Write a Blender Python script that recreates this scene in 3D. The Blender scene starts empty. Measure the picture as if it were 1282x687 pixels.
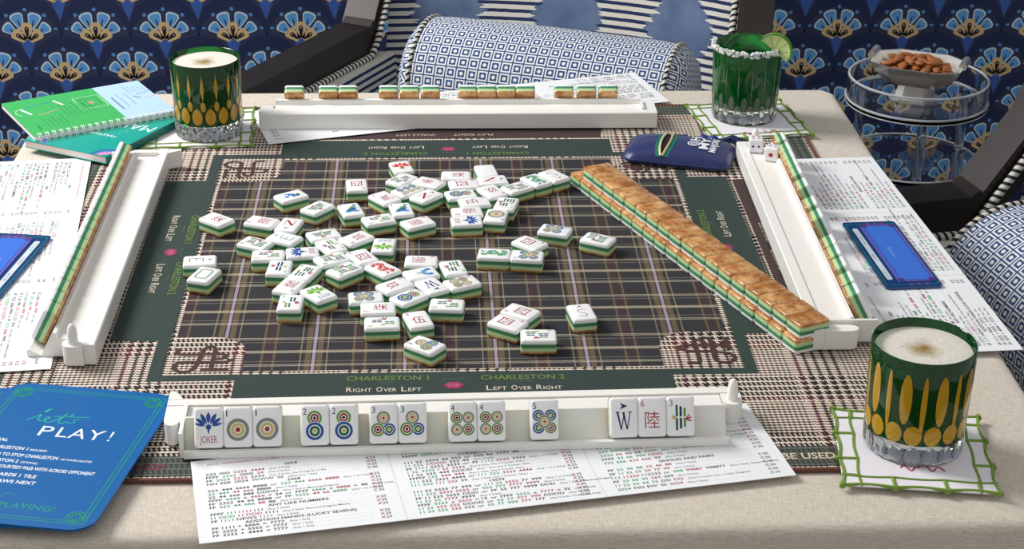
import bpy, bmesh, math, random
from mathutils import Matrix, Vector
random.seed(7)
R = math.radians
sc = bpy.context.scene
COL = sc.collection

# ------------------------------------------------------------------ camera
CAM = Vector((-0.01703, -1.47290, 0.67366))
YAW, PITCH, ROLL, FPX = 0.05094, 0.44299, 0.01085, 2155.4
_f = Vector((math.sin(YAW)*math.cos(PITCH), math.cos(YAW)*math.cos(PITCH), -math.sin(PITCH)))
_r = Vector((math.cos(YAW), -math.sin(YAW), 0)); _u = _r.cross(_f)
_r2 = _r*math.cos(ROLL) + _u*math.sin(ROLL); _u2 = _u*math.cos(ROLL) - _r*math.sin(ROLL)
cd = bpy.data.cameras.new('camera'); cam = bpy.data.objects.new('camera', cd); COL.objects.link(cam)
cd.sensor_width = 36; cd.lens = FPX/1282*36; cd.clip_start = .01
mw = Matrix((_r2, _u2, -_f)).transposed().to_4x4(); mw.translation = CAM; cam.matrix_world = mw
sc.camera = cam

# ------------------------------------------------------------------ world, lights, exposure
w = bpy.data.worlds.new('world'); sc.world = w; w.use_nodes = True
w.node_tree.nodes['Background'].inputs[0].default_value = (1, .985, .97, 1)
w.node_tree.nodes['Background'].inputs[1].default_value = .57
def area(name, loc, target, size, sizey, energy, color=(1, 1, 1)):
    l = bpy.data.lights.new(name, 'AREA'); l.shape = 'RECTANGLE'; l.size = size; l.size_y = sizey; l.energy = energy; l.color = color
    o = bpy.data.objects.new(name, l); COL.objects.link(o); o.location = loc
    o.rotation_euler = (Vector(target)-Vector(loc)).to_track_quat('-Z', 'Y').to_euler(); return o
area('window_light', (-1.70, .75, 1.65), (0, 0, 0), .85, .85, 78, (1, .98, .95))
sc.view_settings.view_transform = 'Standard'; sc.view_settings.look = 'None'
sc.view_settings.gamma = 1; sc.view_settings.use_curve_mapping = False
sc.view_settings.exposure = -.14

# ------------------------------------------------------------------ material helpers
def srgb(h):
    if isinstance(h, str):
        h = h.lstrip('#'); h = [int(h[i:i+2], 16)/255 for i in (0, 2, 4)]
    return tuple((c/12.92 if c <= .04045 else ((c+.055)/1.055)**2.4) for c in h) + (1,)
MATS = {}
def mat(name, col='#808080', rough=.5, metal=0, trans=0, ior=1.45, coat=0, sheen=0, alpha=1, spec=.5):
    if name in MATS: return MATS[name]
    m = bpy.data.materials.new(name); m.use_nodes = True; b = m.node_tree.nodes['Principled BSDF']
    b.inputs['Base Color'].default_value = srgb(col); b.inputs['Roughness'].default_value = rough
    b.inputs['Metallic'].default_value = metal; b.inputs['Transmission Weight'].default_value = trans
    b.inputs['IOR'].default_value = ior; b.inputs['Coat Weight'].default_value = coat; b.inputs['Coat Roughness'].default_value = .05
    b.inputs['Sheen Weight'].default_value = sheen; b.inputs['Alpha'].default_value = alpha
    b.inputs['Specular IOR Level'].default_value = spec
    MATS[name] = m; return m
class X:                                     # tiny shader-maths wrapper
    def __init__(s, nt, v): s.nt, s.v = nt, v
    def op(s, o, *a):
        n = s.nt.nodes.new('ShaderNodeMath'); n.operation = o
        for i, q in enumerate((s,)+a):
            q = q.v if isinstance(q, X) else q
            if isinstance(q, (int, float)): n.inputs[i].default_value = q
            else: s.nt.links.new(q, n.inputs[i])
        return X(s.nt, n.outputs[0])
    def __add__(s, o): return s.op('ADD', o)
    def __sub__(s, o): return s.op('SUBTRACT', o)
    def __mul__(s, o): return s.op('MULTIPLY', o)
    def __truediv__(s, o): return s.op('DIVIDE', o)
    def mod(s, o): return s.op('FLOORED_MODULO', o)
    def floor(s): return s.op('FLOOR')
    def abs(s): return s.op('ABSOLUTE')
    def lt(s, o): return s.op('LESS_THAN', o)
    def gt(s, o): return s.op('GREATER_THAN', o)
    def max(s, o): return s.op('MAXIMUM', o)
    def min(s, o): return s.op('MINIMUM', o)
    def between(s, a, b): return s.gt(a)*s.lt(b)
    def inv(s): return X(s.nt, s.op('MULTIPLY', -1).v)+1
def colmix(nt, f, a, b):
    n = nt.nodes.new('ShaderNodeMix'); n.data_type = 'RGBA'
    for i, q in ((0, f), (6, a), (7, b)):
        q = q.v if isinstance(q, X) else q
        if isinstance(q, (int, float)): n.inputs[i].default_value = q
        elif isinstance(q, tuple): n.inputs[i].default_value = q
        elif isinstance(q, str): n.inputs[i].default_value = srgb(q)
        else: nt.links.new(q, n.inputs[i])
    return n.outputs[2]
def coords(m, kind='Object'):
    nt = m.node_tree; t = nt.nodes.new('ShaderNodeTexCoord'); s = nt.nodes.new('ShaderNodeSeparateXYZ')
    nt.links.new(t.outputs[kind], s.inputs[0]); return nt, X(nt, s.outputs[0]), X(nt, s.outputs[1]), X(nt, s.outputs[2]), t.outputs[kind]
def noise(nt, vec, scale, detail=2, rough=.5):
    n = nt.nodes.new('ShaderNodeTexNoise'); n.inputs['Scale'].default_value = scale; n.inputs['Detail'].default_value = detail
    n.inputs['Roughness'].default_value = rough
    if vec is not None: nt.links.new(vec, n.inputs['Vector'])
    return X(nt, n.outputs['Fac'])
def setcol(m, sock): m.node_tree.links.new(sock, m.node_tree.nodes['Principled BSDF'].inputs['Base Color'])
def bump(m, h, strength=.3, dist=.001):
    nt = m.node_tree; b = nt.nodes.new('ShaderNodeBump'); b.inputs['Strength'].default_value = strength; b.inputs['Distance'].default_value = dist
    nt.links.new(h.v, b.inputs['Height']); nt.links.new(b.outputs[0], nt.nodes['Principled BSDF'].inputs['Normal'])

# ------------------------------------------------------------------ mesh helpers
class MB:
    def __init__(s): s.v, s.f, s.m, s.uv = [], [], [], {}
    def add(s, vs, fs, mi=0, uv=None):
        o = len(s.v); s.v += [tuple(v) for v in vs]
        for k, f in enumerate(fs):
            if uv: s.uv[len(s.f)] = uv[k]
            s.f.append(tuple(i+o for i in f)); s.m.append(mi)
    def box(s, a, b, mi=0, M=None):
        x0, y0, z0 = a; x1, y1, z1 = b
        v = [(x0,y0,z0),(x1,y0,z0),(x1,y1,z0),(x0,y1,z0),(x0,y0,z1),(x1,y0,z1),(x1,y1,z1),(x0,y1,z1)]
        if M: v = [M @ Vector(p) for p in v]
        s.add(v, [(3,2,1,0),(4,5,6,7),(0,1,5,4),(1,2,6,5),(2,3,7,6),(3,0,4,7)], mi)
    def rings(s, rs, mi=0, cap0=True, cap1=True, uvf=None):
        n = len(rs[0]); vs = [p for r in rs for p in r]; fs = []; uvs = []
        for k in range(len(rs)-1):
            for i in range(n):
                j = (i+1) % n; fs.append((k*n+i, k*n+j, (k+1)*n+j, (k+1)*n+i))
                if uvf: uvs.append([uvf(k, i), uvf(k, i+1), uvf(k+1, i+1), uvf(k+1, i)])
        if cap0: fs.append(tuple(range(n-1, -1, -1)))
        if cap1: fs.append(tuple((len(rs)-1)*n+i for i in range(n)))
        if uvf:
            if cap0: uvs.append([(math.cos(2*math.pi*i/n)*.05, math.sin(2*math.pi*i/n)*.05) for i in range(n-1, -1, -1)])
            if cap1: uvs.append([(math.cos(2*math.pi*i/n)*.05, math.sin(2*math.pi*i/n)*.05) for i in range(n)])
        s.add(vs, fs, mi, uvs if uvf else None)
    def lathe(s, prof, n=32, mi=0, c=(0, 0), cap0=True, cap1=True):
        s.rings([[(c[0]+r*math.cos(2*math.pi*i/n), c[1]+r*math.sin(2*math.pi*i/n), z) for i in range(n)] for r, z in prof], mi, cap0, cap1)
    def prism(s, pts, z0, z1, mi=0, M=None):
        rs = [[(x, y, z) for x, y in pts] for z in (z0, z1)]
        if M: rs = [[M @ Vector(p) for p in r] for r in rs]
        s.rings(rs, mi)
    def tube(s, pts, r, n=8, mi=0, closed=False, uv=False):
        pts = [Vector(p) for p in pts]; rs = []; L = 0; Ls = []
        N = len(pts); up = Vector((0, 0, 1)); rr = r if isinstance(r, (list, tuple)) else [r]*N
        for k, p in enumerate(pts):
            a = pts[(k-1) % N] if (closed or k) else p; b = pts[(k+1) % N] if (closed or k < N-1) else p
            t = (b-a).normalized(); u = t.cross(up)
            if u.length < 1e-3: u = t.cross(Vector((1, 0, 0)))
            u.normalize(); v = u.cross(t)
            rs.append([p+(u*math.cos(2*math.pi*i/n)+v*math.sin(2*math.pi*i/n))*rr[k] for i in range(n)])
            Ls.append(L); L += (pts[(k+1) % N]-p).length
        if closed: rs.append(rs[0]); Ls.append(L)
        s.rings(rs, mi, not closed, not closed, (lambda k, i: (Ls[k], i/n)) if uv else None)
    def build(s, name, mats, parent=None, smooth=40, loc=None):
        me = bpy.data.meshes.new(name); me.from_pydata(s.v, [], s.f)
        for m in (mats if isinstance(mats, (list, tuple)) else [mats]): me.materials.append(m)
        me.polygons.foreach_set('material_index', s.m)
        if s.uv:
            ul = me.uv_layers.new(name='UVMap')
            for fi, uvs in s.uv.items():
                p = me.polygons[fi]
                for k, li in enumerate(p.loop_indices): ul.data[li].uv = uvs[k]
        bm = bmesh.new(); bm.from_mesh(me); bmesh.ops.recalc_face_normals(bm, faces=bm.faces); bm.to_mesh(me); bm.free()
        if smooth:
            me.polygons.foreach_set('use_smooth', [True]*len(me.polygons)); me.set_sharp_from_angle(angle=R(smooth))
        me.update(); return link(name, me, parent, loc)
def link(name, me, parent=None, loc=None):
    o = bpy.data.objects.new(name, me); COL.objects.link(o)
    if parent: o.parent = parent
    if loc: o.location = loc
    return o
def tag(o, label, cat, group=None):
    o['label'] = label; o['category'] = cat
    if group: o['group'] = group
    return o
def empty(name, loc=(0, 0, 0), rz=0, label=None, cat=None, group=None):
    o = bpy.data.objects.new(name, None); COL.objects.link(o); o.location = loc; o.rotation_euler = (0, 0, rz); o.empty_display_size = .02
    if label: tag(o, label, cat, group)
    return o
def struct(o): o['kind'] = 'structure'; return o
def copy_tree(o, parent=None):
    c = o.copy(); COL.objects.link(c); c.parent = parent
    for ch in o.children: copy_tree(ch, c)
    return c
def rrect(w, h, r, n=4, cx=0, cy=0):
    pts = []
    for k, (sx, sy) in enumerate(((1, 1), (-1, 1), (-1, -1), (1, -1))):
        for i in range(n+1):
            a = math.pi/2*(k+i/n); pts.append((cx+sx*(w/2-r)+r*math.cos(a), cy+sy*(h/2-r)+r*math.sin(a)))
    return pts

# ------------------------------------------------------------------ flat print (lettering and marks)
_tx = {}
def text_shape(s, bold=0):
    k = (s, bold)
    if k not in _tx:
        c = bpy.data.curves.new('t', 'FONT'); c.body = s; c.resolution_u = 3; c.offset = bold
        o = bpy.data.objects.new('t', c); me = bpy.data.meshes.new_from_object(o)
        vs = [(v.co.x, v.co.y) for v in me.vertices]; fs = [tuple(p.vertices) for p in me.polygons]
        bpy.data.objects.remove(o); bpy.data.curves.remove(c); bpy.data.meshes.remove(me)
        xs = [v[0] for v in vs] or [0]; ys = [v[1] for v in vs] or [0]
        _tx[k] = (vs, fs, min(xs), max(xs), min(ys), max(ys))
    return _tx[k]
class Pr:
    def __init__(s, z=.00006, dz=.00004): s.mb = MB(); s.cols = []; s.z, s.dz = z, dz
    def ci(s, c):
        if c not in s.cols: s.cols.append(c)
        return s.cols.index(c)
    def poly(s, pts, c, l=0): s.mb.add([(x, y, s.z+l*s.dz) for x, y in pts], [tuple(range(len(pts)))], s.ci(c))
    def rect(s, x0, y0, x1, y1, c, l=0): s.poly([(x0, y0), (x1, y0), (x1, y1), (x0, y1)], c, l)
    def disc(s, x, y, r, c, l=0, n=20, ry=None): s.poly([(x+r*math.cos(2*math.pi*i/n), y+(ry or r)*math.sin(2*math.pi*i/n)) for i in range(n)], c, l)
    def ring(s, x, y, r0, r1, c, l=0, n=24):
        z = s.z+l*s.dz; vs = [(x+r*math.cos(2*math.pi*i/n), y+r*math.sin(2*math.pi*i/n), z) for r in (r0, r1) for i in range(n)]
        s.mb.add(vs, [(i, (i+1) % n, n+(i+1) % n, n+i) for i in range(n)], s.ci(c))
    def stroke(s, pts, w, c, l=0):
        P = [Vector(p) for p in pts]
        A, B = [], []
        for k, p in enumerate(P):
            t = (P[min(k+1, len(P)-1)]-P[max(k-1, 0)]).normalized(); n = Vector((-t.y, t.x))*w/2; A.append(p+n); B.append(p-n)
        z = s.z+l*s.dz; n = len(P)
        s.mb.add([(p.x, p.y, z) for p in A+B], [(i, i+1, n+i+1, n+i) for i in range(n-1)], s.ci(c))
    def frame(s, w, h, r, t, c, l=0, cx=0, cy=0):
        o = rrect(w, h, r, 4, cx, cy); i = rrect(w-2*t, h-2*t, max(r-t, 1e-4), 4, cx, cy); n = len(o); z = s.z+l*s.dz
        s.mb.add([(x, y, z) for x, y in o+i], [(k, (k+1) % n, n+(k+1) % n, n+k) for k in range(n)], s.ci(c))
    def text(s, t, x, y, h, c, w=None, a=0, anchor='l', l=0, xs=1, bold=0, shear=0, box=False):
        vs, fs, x0, x1, y0, y1 = text_shape(t, bold)
        if not vs: return 0
        if box: sy = h/(y1-y0); oy = y0
        else: sy = h/.69; oy = 0
        sx = w/(x1-x0) if w else sy*xs
        W = (x1-x0)*sx; ox = {'l': 0, 'c': -W/2, 'r': -W}[anchor]; ca, sa = math.cos(a), math.sin(a); z = s.z+l*s.dz
        P = []
        for px, py in vs:
            qy = (py-oy)*sy; qx = (px-x0)*sx+ox+shear*qy
            P.append((x+qx*ca-qy*sa, y+qx*sa+qy*ca, z))
        s.mb.add(P, fs, s.ci(c)); return W
    def build(s, name, parent=None, loc=None, rough=.5):
        ms = [TILEW if c == 'TILE' else mat('ink_'+c.lstrip('#'), c, rough) for c in s.cols]
        me = bpy.data.meshes.new(name); me.from_pydata(s.mb.v, [], s.mb.f)
        for m in ms: me.materials.append(m)
        me.polygons.foreach_set('material_index', s.mb.m)
        bm = bmesh.new(); bm.from_mesh(me)
        for f in bm.faces:
            f.normal_update()
            if f.normal.z < 0: f.normal_flip()
        bm.to_mesh(me); bm.free(); me.update()
        return link(name, me, parent, loc)

def smooth2(P, n=6):
    out = []
    for k in range(len(P)-1):
        p0, p1, p2, p3 = [Vector(P[max(0, min(len(P)-1, k+d))]) for d in (-1, 0, 1, 2)]
        for q in range(n):
            t = q/n; out.append(tuple(.5*((2*p1)+(p2-p0)*t+(2*p0-5*p1+4*p2-p3)*t*t+(3*p1-p0-3*p2+p3)*t**3)))
    return out+[tuple(P[-1])]

# ================================================================== MATERIALS
WHITE = mat('white_plastic', '#f1f0ec', .3)
TILEW = mat('tile_white', '#f6f7f8', .22, coat=.3)
TILEG = mat('tile_dark_green', '#458a62', .3)
TILEP = mat('tile_pale_green', '#bcd8a2', .3)
tort = mat('tile_tortoise', '#b5762f', .22, coat=.35)
nt, x, y, z, vec = coords(tort)
oi = nt.nodes.new('ShaderNodeObjectInfo'); va = nt.nodes.new('ShaderNodeVectorMath'); va.operation = 'ADD'
nt.links.new(vec, va.inputs[0]); nt.links.new(oi.outputs['Random'], va.inputs[1])
n1 = noise(nt, va.outputs[0], 70, 4, .65); n2 = noise(nt, va.outputs[0], 190, 3)
c1 = colmix(nt, (n1-.38)*3.2, '#a5652a', '#e6b87c'); c1 = colmix(nt, (n2-.62)*7, c1, '#6b3512'); setcol(tort, c1)
linen = mat('linen_cloth', '#cfc5b6', .9, sheen=.2)
nt, x, y, z, vec = coords(linen)
mp = nt.nodes.new('ShaderNodeMapping'); mp.inputs['Scale'].default_value = (1, .12, 1); nt.links.new(vec, mp.inputs[0])
mp2 = nt.nodes.new('ShaderNodeMapping'); mp2.inputs['Scale'].default_value = (.12, 1, 1); nt.links.new(vec, mp2.inputs[0])
nn = (noise(nt, mp.outputs[0], 900, 2)+noise(nt, mp2.outputs[0], 900, 2))*.5
setcol(linen, colmix(nt, (nn-.3)*2.5, '#bbb0a0', '#ded6ca')); bump(linen, nn+noise(nt, vec, 8, 2)*3, .35, .0012)
GREEN = mat('mat_green', '#2b3a36', .85); BROWN = mat('mat_brown', '#3f2f2e', .85)
nt, x, y, z, vec = coords(GREEN); setcol(GREEN, colmix(nt, noise(nt, vec, 2500, 1), '#24322f', '#33443f'))
def houndstooth(name, green=0.0):
    m = mat(name, rough=.85); nt, x, y, z, vec = coords(m); T = .00100
    i = (x/T).floor(); j = (y/T).floor()
    def dark(k):
        q = k.mod(92); big = q.lt(44)
        d = big*k.mod(8).lt(4.5) + (big.inv())*k.mod(4).lt(2)
        red = q.between(-.5, 12).max(q.between(66.5, 70.5))
        return d, red
    di, ri = dark(i); dj, rj = dark(j+20)
    on = (i+j).mod(4).lt(2)
    d = on*di+on.inv()*dj; rd = on*ri+on.inv()*rj
    wear = noise(nt, vec, 30, 2)
    c = colmix(nt, rd, '#151316', '#561a28'); light = colmix(nt, wear, '#d6c5b3', '#e8dccd')
    c = colmix(nt, d, light, c)
    if green: c = colmix(nt, green, c, '#2a3c36')
    setcol(m, c); return m
HOUND = houndstooth('mat_houndstooth'); BAND = houndstooth('mat_green_band', .86)
plaid = mat('mat_plaid', rough=.85); nt, x, y, z, vec = coords(plaid); PD = .0755
T = .0008
dx = ((x+.0407+PD*10+PD/2).mod(PD)-PD/2); ax = dx.abs()
tw = ((x/T).floor()+(y/T).floor()).mod(2)
c = colmix(nt, noise(nt, vec, 1500, 1), '#1f1f24', '#2b2b31')
c = colmix(nt, ax.between(.0287, .0447)*.35, c, '#33262b')
c = colmix(nt, ax.gt(.0345)*.4, c, '#43202a')
c = colmix(nt, ax.between(.0318, .0338)*(tw*.35+.45), c, '#6e5f42')
c = colmix(nt, ax.between(.0105, .0115)*(tw*.5+.2), c, '#b0a07c')
c = colmix(nt, ax.between(.0026, .0071)*(tw*.3+.5), c, '#6e5e40')
c = colmix(nt, ax.lt(.0026)*.9, c, '#3f2430')
c = colmix(nt, ax.lt(.00135)*(tw*.35+.4), c, '#b3adbf')
dy = ((y+.162+PD*10+PD/2).mod(PD)-PD/2).abs()
dash = (x/.0016+(y/T).floor()*.5).mod(1).lt(.55)
strong = dy.between(.0127, .0136).max(dy.between(.0150, .0159)).max(dy.between(.0356, .0364)).max(dy.gt(.0371))
weak = dy.between(.0205, .0213)
c = colmix(nt, strong*dash*.95, c, '#e2d6bd'); c = colmix(nt, weak*dash*.5, c, '#cfc4ae')
c = colmix(nt, dy.between(.0362, .0373)*.45, c, '#80704f')
setcol(plaid, c)

# ================================================================== SETTING
m = MB(); m.box((-3, -3, -.80), (3.2, 3, -.75)); fl = mat('floor_wood', '#3a2a20', .4)
nt, x, y, z, vec = coords(fl); setcol(fl, colmix(nt, noise(nt, vec, 14, 5), '#20160f', '#4a3526')); struct(m.build('floor', fl, smooth=0))
YW = 1.62
m = MB(); m.box((-3, YW, -.75), (3.2, YW+.08, 1.4)); navy = mat('wall_navy', '#1b2d58', .8)
wallb = struct(m.build('wall_back', navy, smooth=0))
def fan_pattern():
    p = Pr(0, .00003); k = 0.000276; sp = 0.12547; rs = 0.07584
    def teardrop(cx, cy, ang, r0, r1, w0, w1, col, l):
        ca, sa = math.cos(ang), math.sin(ang); pts = []
        prof = [(r0, w0), (r0+(r1-r0)*.45, w0+(w1-w0)*.62), (r0+(r1-r0)*.78, w1), (r0+(r1-r0)*.93, w1*.82), (r1, w1*.35)]
        for r, ww in prof: pts.append((r, -ww))
        for r, ww in reversed(prof): pts.append((r, ww))
        p.poly([(cx+(a*ca-b*sa)*k, cy+(a*sa+b*ca)*k) for a, b in pts], col, l)
    nrow = 19
    for row in range(nrow):
        zt = -0.2472+rs*11-rs*row; L = row*9
        xo = -0.7577 - 13*sp + (sp/2 if (row-11) % 2 else 0)
        for q in range(32):
            cx = xo+q*sp; cy = zt-225*k
            p.disc(cx, zt-.0370, .0628, '#15254c', L, 28)
            p.disc(cx, cy+5*k, 222*k, '#2b3050', L+1, 28)
            p.poly([(cx-55*k, cy+20*k), (cx, cy-125*k), (cx+55*k, cy+20*k)], '#3358a2', L+2)
            for a, rr in ((90, 225), (56, 224), (124, 224)): p.disc(cx+rr*k*math.cos(R(a)), cy+rr*k*math.sin(R(a)), 13*k, '#4f84c4', L+2, 10)
            for sx in (-1, 1): p.disc(cx+sx*192*k, cy+92*k, 14*k, '#4f84c4', L+2, 10, 9*k)
            for a in (109, 71): 
                teardrop(cx, cy, R(a), 95, 212, 15, 46, '#b4d2dd', L+2); teardrop(cx, cy, R(a), 108, 200, 12, 36, '#5a97d6', L+3)
                teardrop(cx, cy, R(a), 105, 165, 6, 4, '#15213f', L+4)
            for a in (141, 39):
                teardrop(cx, cy, R(a), 90, 190, 13, 42, '#b4d2dd', L+2); teardrop(cx, cy, R(a), 100, 178, 10, 33, '#5a97d6', L+3)
                teardrop(cx, cy, R(a), 100, 148, 6, 4, '#15213f', L+4)
            for a, r1 in ((90, 135), (142, 118), (38, 118)):
                teardrop(cx, cy, R(a), 18, r1, 20, 40, '#c9ad80', L+5)
                teardrop(cx, cy, R(a), 22, r1-28, 5, 15, '#14161f', L+6)
                p.disc(cx+(r1-42)*k*math.cos(R(a)), cy+(r1-42)*k*math.sin(R(a)), 4.5*k, '#c8c2b4', L+7, 8)
    return p
fp = fan_pattern().build('fan_print', wallb, rough=.8)
fp.rotation_euler = (R(90), 0, 0); fp.location = (0, YW-.0002, 0)

# ------------------------------------------------------------------ table
TX, TYF, TYB, TZ = .462, -.468, .462, -.0032
table = empty('square_table', (0, 0, -.75), 0, 'square table under a beige linen cloth in the middle of the picture', 'table')
m = MB(); m.box((-TX+.006, TYF+.006, .70), (TX-.006, TYB-.006, .75+TZ-.004)); m.build('tabletop', mat('table_wood', '#4a3423', .5), table)
for sx in (-1, 1):
    for sy in (TYF+.04, TYB-.04):
        m = MB(); m.box((sx*(TX-.05)-.02, sy-.02, 0), (sx*(TX-.05)+.02, sy+.02, .70)); m.build('leg', mat('table_wood'), table)
cloth = MB(); NR = []
def clothring(off, zz, rad, drop=0):
    pts = rrect(2*TX+2*off, TYB-TYF+2*off, max(rad, .004), 8, 0, (TYB+TYF)/2); out = []
    n = len(pts)
    for k in range(n):
        a, b = Vector(pts[k]), Vector(pts[(k+1) % n]); s_ = max(1, int((b-a).length/.05))
        for q in range(s_):
            p_ = a+(b-a)*q/s_; wv = drop*(.012*math.sin(p_.x*21+p_.y*17)+.008*math.sin(p_.x*9-p_.y*33))
            d = Vector((p_.x, p_.y-(TYB+TYF)/2)); d.normalize(); out.append((p_.x+d.x*wv, p_.y+d.y*wv, zz))
    return out
for off, zz, rad, dr in ((-.012, TZ, .01, 0), (-.006, TZ-.0006, .012, 0), (-.002, TZ-.003, .014, 0), (0, TZ-.007, .015, 0), (.001, TZ-.03, .018, .1), (.006, TZ-.12, .03, .5), (.010, TZ-.235, .045, .9)):
    NR.append(clothring(off, zz, rad, dr))
cnt = min(len(r) for r in NR)
def resample(r, n):
    P = [Vector(q) for q in r]; P.append(P[0]); L = [0]
    for a, b in zip(P, P[1:]): L.append(L[-1]+(b-a).length)
    out = []; k = 0
    for i in range(n):
        t = L[-1]*i/n
        while L[k+1] < t: k += 1
        f = (t-L[k])/(L[k+1]-L[k]); out.append(tuple(P[k]+(P[k+1]-P[k])*f))
    return out
cloth.rings([resample(r, 240) for r in NR], 0, True, False)
cl = cloth.build('tablecloth', linen, None, 60); tag(cl, 'beige linen cloth draped over the square table', 'tablecloth')

# ------------------------------------------------------------------ playing mat
MH = .399
m = MB(); m.rings([[(x, y, z) for x, y in rrect(2*MH-.008, 2*MH-.008, .02, 6)] for z in (-.003, 0)])
pmat = m.build('playing_mat', HOUND, None, 0); tag(pmat, 'dark plaid game mat with houndstooth corners and green borders on the cloth', 'game mat')
m = MB(); m.tube([(x, y, -.0009) for x, y in rrect(2*MH-.007, 2*MH-.007, .02, 6)], .0021, 8, closed=True, uv=True)
pipe = mat('mat_piping', '#5c3527', .7); nt, x, y, z, vec = coords(pipe, 'UV'); setcol(pipe, colmix(nt, (x/.0022+y*2).mod(1).lt(.45), '#7a4a38', '#4a281e'))
m.build('edge_binding', pipe, pmat)
def panel(name, polys, material, lvl, parent=pmat):
    mb = MB()
    for pts in polys: mb.add([(x, y, lvl*.00008) for x, y in pts], [tuple(range(len(pts)))])
    return mb.build(name, material, parent, 0)
def rq(x0, y0, x1, y1): return [(x0, y0), (x1, y0), (x1, y1), (x0, y1)]
def side(pts, k):
    a = k*math.pi/2; return [(x*math.cos(a)-y*math.sin(a), x*math.sin(a)+y*math.cos(a)) for x, y in pts]
A0, A1, A2, A3 = .238, .2484, .2890, .1775
for k in range(4):
    panel('green_panel', [side(rq(-A1 if k % 2 == 0 else -A0, -A1, A1 if k % 2 == 0 else A0, -A0), k), side(rq(-A3, -A2, A3, -A1), k)], GREEN, 1)
    panel('brown_strip', [side([(-.175, -.330), (.175, -.330), (.168, -.2935), (-.168, -.2935)], k)], BROWN, 1)
    panel('outer_band', [side([(-.391, -.391), (.391, -.391), (.363, -.363), (-.363, -.363)], k)], BAND, 1)
panel('plaid_panel', [rq(-.233, -.233, .233, .233)], plaid, 1)
qp = [(-A0, -A0), (-.1727, -A0), (-.1727, -.222)] + [(-.2007+.028*math.cos(t), -.2003+.028*math.sin(t)) for t in [R(-15+i*15) for i in range(8)]] + [(-.222, -.1723), (-A0, -.1723)]
for k in range(4): panel('corner_patch', [side(qp, k)], HOUND, 2)
LET = Pr(.00028, .00004)
OL, CR, MR, KB = '#63803f', '#d8cebb', '#9c2f5c', '#452b29'
for k in range(4):
    a = k*math.pi/2
    def tx(s, x, y, h, c, **kw):
        (X_, Y_), = side([(x, y)], k); LET.text(s, X_, Y_, h, c, a=a, **kw)
    tx('CHARLESTON 1', -.0876, -.2515, .0072, OL, w=.0665, bold=.015); tx('REQUIRED', -.0545, -.2565, .0022, '#56705a', anchor='c')
    tx('CHARLESTON 2', .0211, -.2525, .0072, OL, w=.0680, bold=.015); tx('OPTIONAL', .0555, -.2570, .0022, '#56705a', anchor='c')
    for s, x0, ws in (('RIGHT OVER LEFT', -.0870, .0605), ('LEFT OVER RIGHT', .0250, .0610)):
        words = s.split(); px = x0; tot = sum(len(q) for q in words)+2*.8
        for wd in words:
            u_ = ws/tot
            tx(wd[0], px, -.2700, .0074, CR, w=u_*1.15); tx(wd[1:], px+u_*1.35, -.2700, .0056, CR, w=u_*(len(wd)-1.45)); px += u_*(len(wd)+.8)
        LET.poly(side(rq(x0-.004, -.2596, x0+ws+.006, -.2593), k), '#4a5f55')
    LET.poly(side([(-.0012+.0082*math.cos(R(60*i))*1.0, -.2612+.0062*math.sin(R(60*i))) for i in range(6)], k), MR, 1)
    tx('STOP', -.0012, -.2632, .0042, '#c77a9a', anchor='c', w=.0095, l=2); tx('OPTION TO', -.0012, -.2525, .0024, '#56705a', anchor='c')
    tx('PLAY RIGHT', -.0507, -.3070, .0056, '#c9bba8', w=.043); tx('WALLS LEFT', .0125, -.3070, .0056, '#c9bba8', w=.044)
    # knot emblem in the corner patch
    for li, pts in enumerate(([(-.229, -.192), (-.229, -.1985), (-.226, -.203), (-.205, -.203), (-.192, -.203), (-.188, -.207), (-.192, -.211), (-.2, -.211)],
                [(-.228, -.229), (-.222, -.233), (-.215, -.231), (-.211, -.222), (-.209, -.205), (-.2075, -.194), (-.203, -.189), (-.1985, -.194), (-.1985, -.212), (-.1985, -.231)],
                [(-.228, -.229), (-.2285, -.222), (-.224, -.2165), (-.205, -.2165), (-.188, -.2165), (-.184, -.212)],
                [(-.207, -.2305), (-.196, -.2305), (-.184, -.2305)])):
        LET.stroke(side(smooth2(pts), k), .0042, KB, 1+li)
LET.text('DRAGON', -.2500, -.3825, .0085, '#6e2440', w=.0355, bold=.02); LET.text('BE USED IN', .2430, -.3812, .0080, '#cfc2a8', w=.054, bold=.02)
LET.build('lettering', pmat, rough=.8)

# ================================================================== TILES
TW, TL, TT = .0214, .0302, .0135
def layer(name, rings, material):
    mb = MB(); mb.rings([[(x, y, z) for x, y in rrect(TW-2*i, TL-2*i, max(.0026-i*.6, .0008), 3)] for i, z in rings])
    return mb.build(name, material, None, 50)
L_back = layer('back_layer', [(.0012, 0), (.0004, .0004), (0, .0012), (0, .0027)], tort)
L_pale = layer('pale_layer', [(0, .0027), (0, .0062)], TILEP)
L_green = layer('green_layer', [(0, .0062), (0, .0096)], TILEG)
L_face = layer('face_layer', [(0, .0096), (0, .0115), (.0004, .0125), (.0011, .0132), (.002, TT)], TILEW)
TMESH = [('back_layer', L_back.data), ('pale_layer', L_pale.data), ('green_layer', L_green.data), ('face_layer', L_face.data)]
for o in (L_back, L_pale, L_green, L_face): bpy.data.objects.remove(o)
GY, TN, RD, BL, GR, NV, YG, BK, PK = '#84897f', '#cdbb77', '#a11f2c', '#1f4f9e', '#1d6b46', '#22306b', '#5d9a35', '#1c1c22', '#b8455a'
DES = {}
def rings_(p, x, y, spec, l):
    for r0, r1, c in spec: p.ring(x, y, r0, r1, c, l) if r0 > 0 else p.disc(x, y, r1, c, l)
def blank_disc(p, x, y, r, l): p.disc(x, y, r, 'TILE', l)
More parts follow.
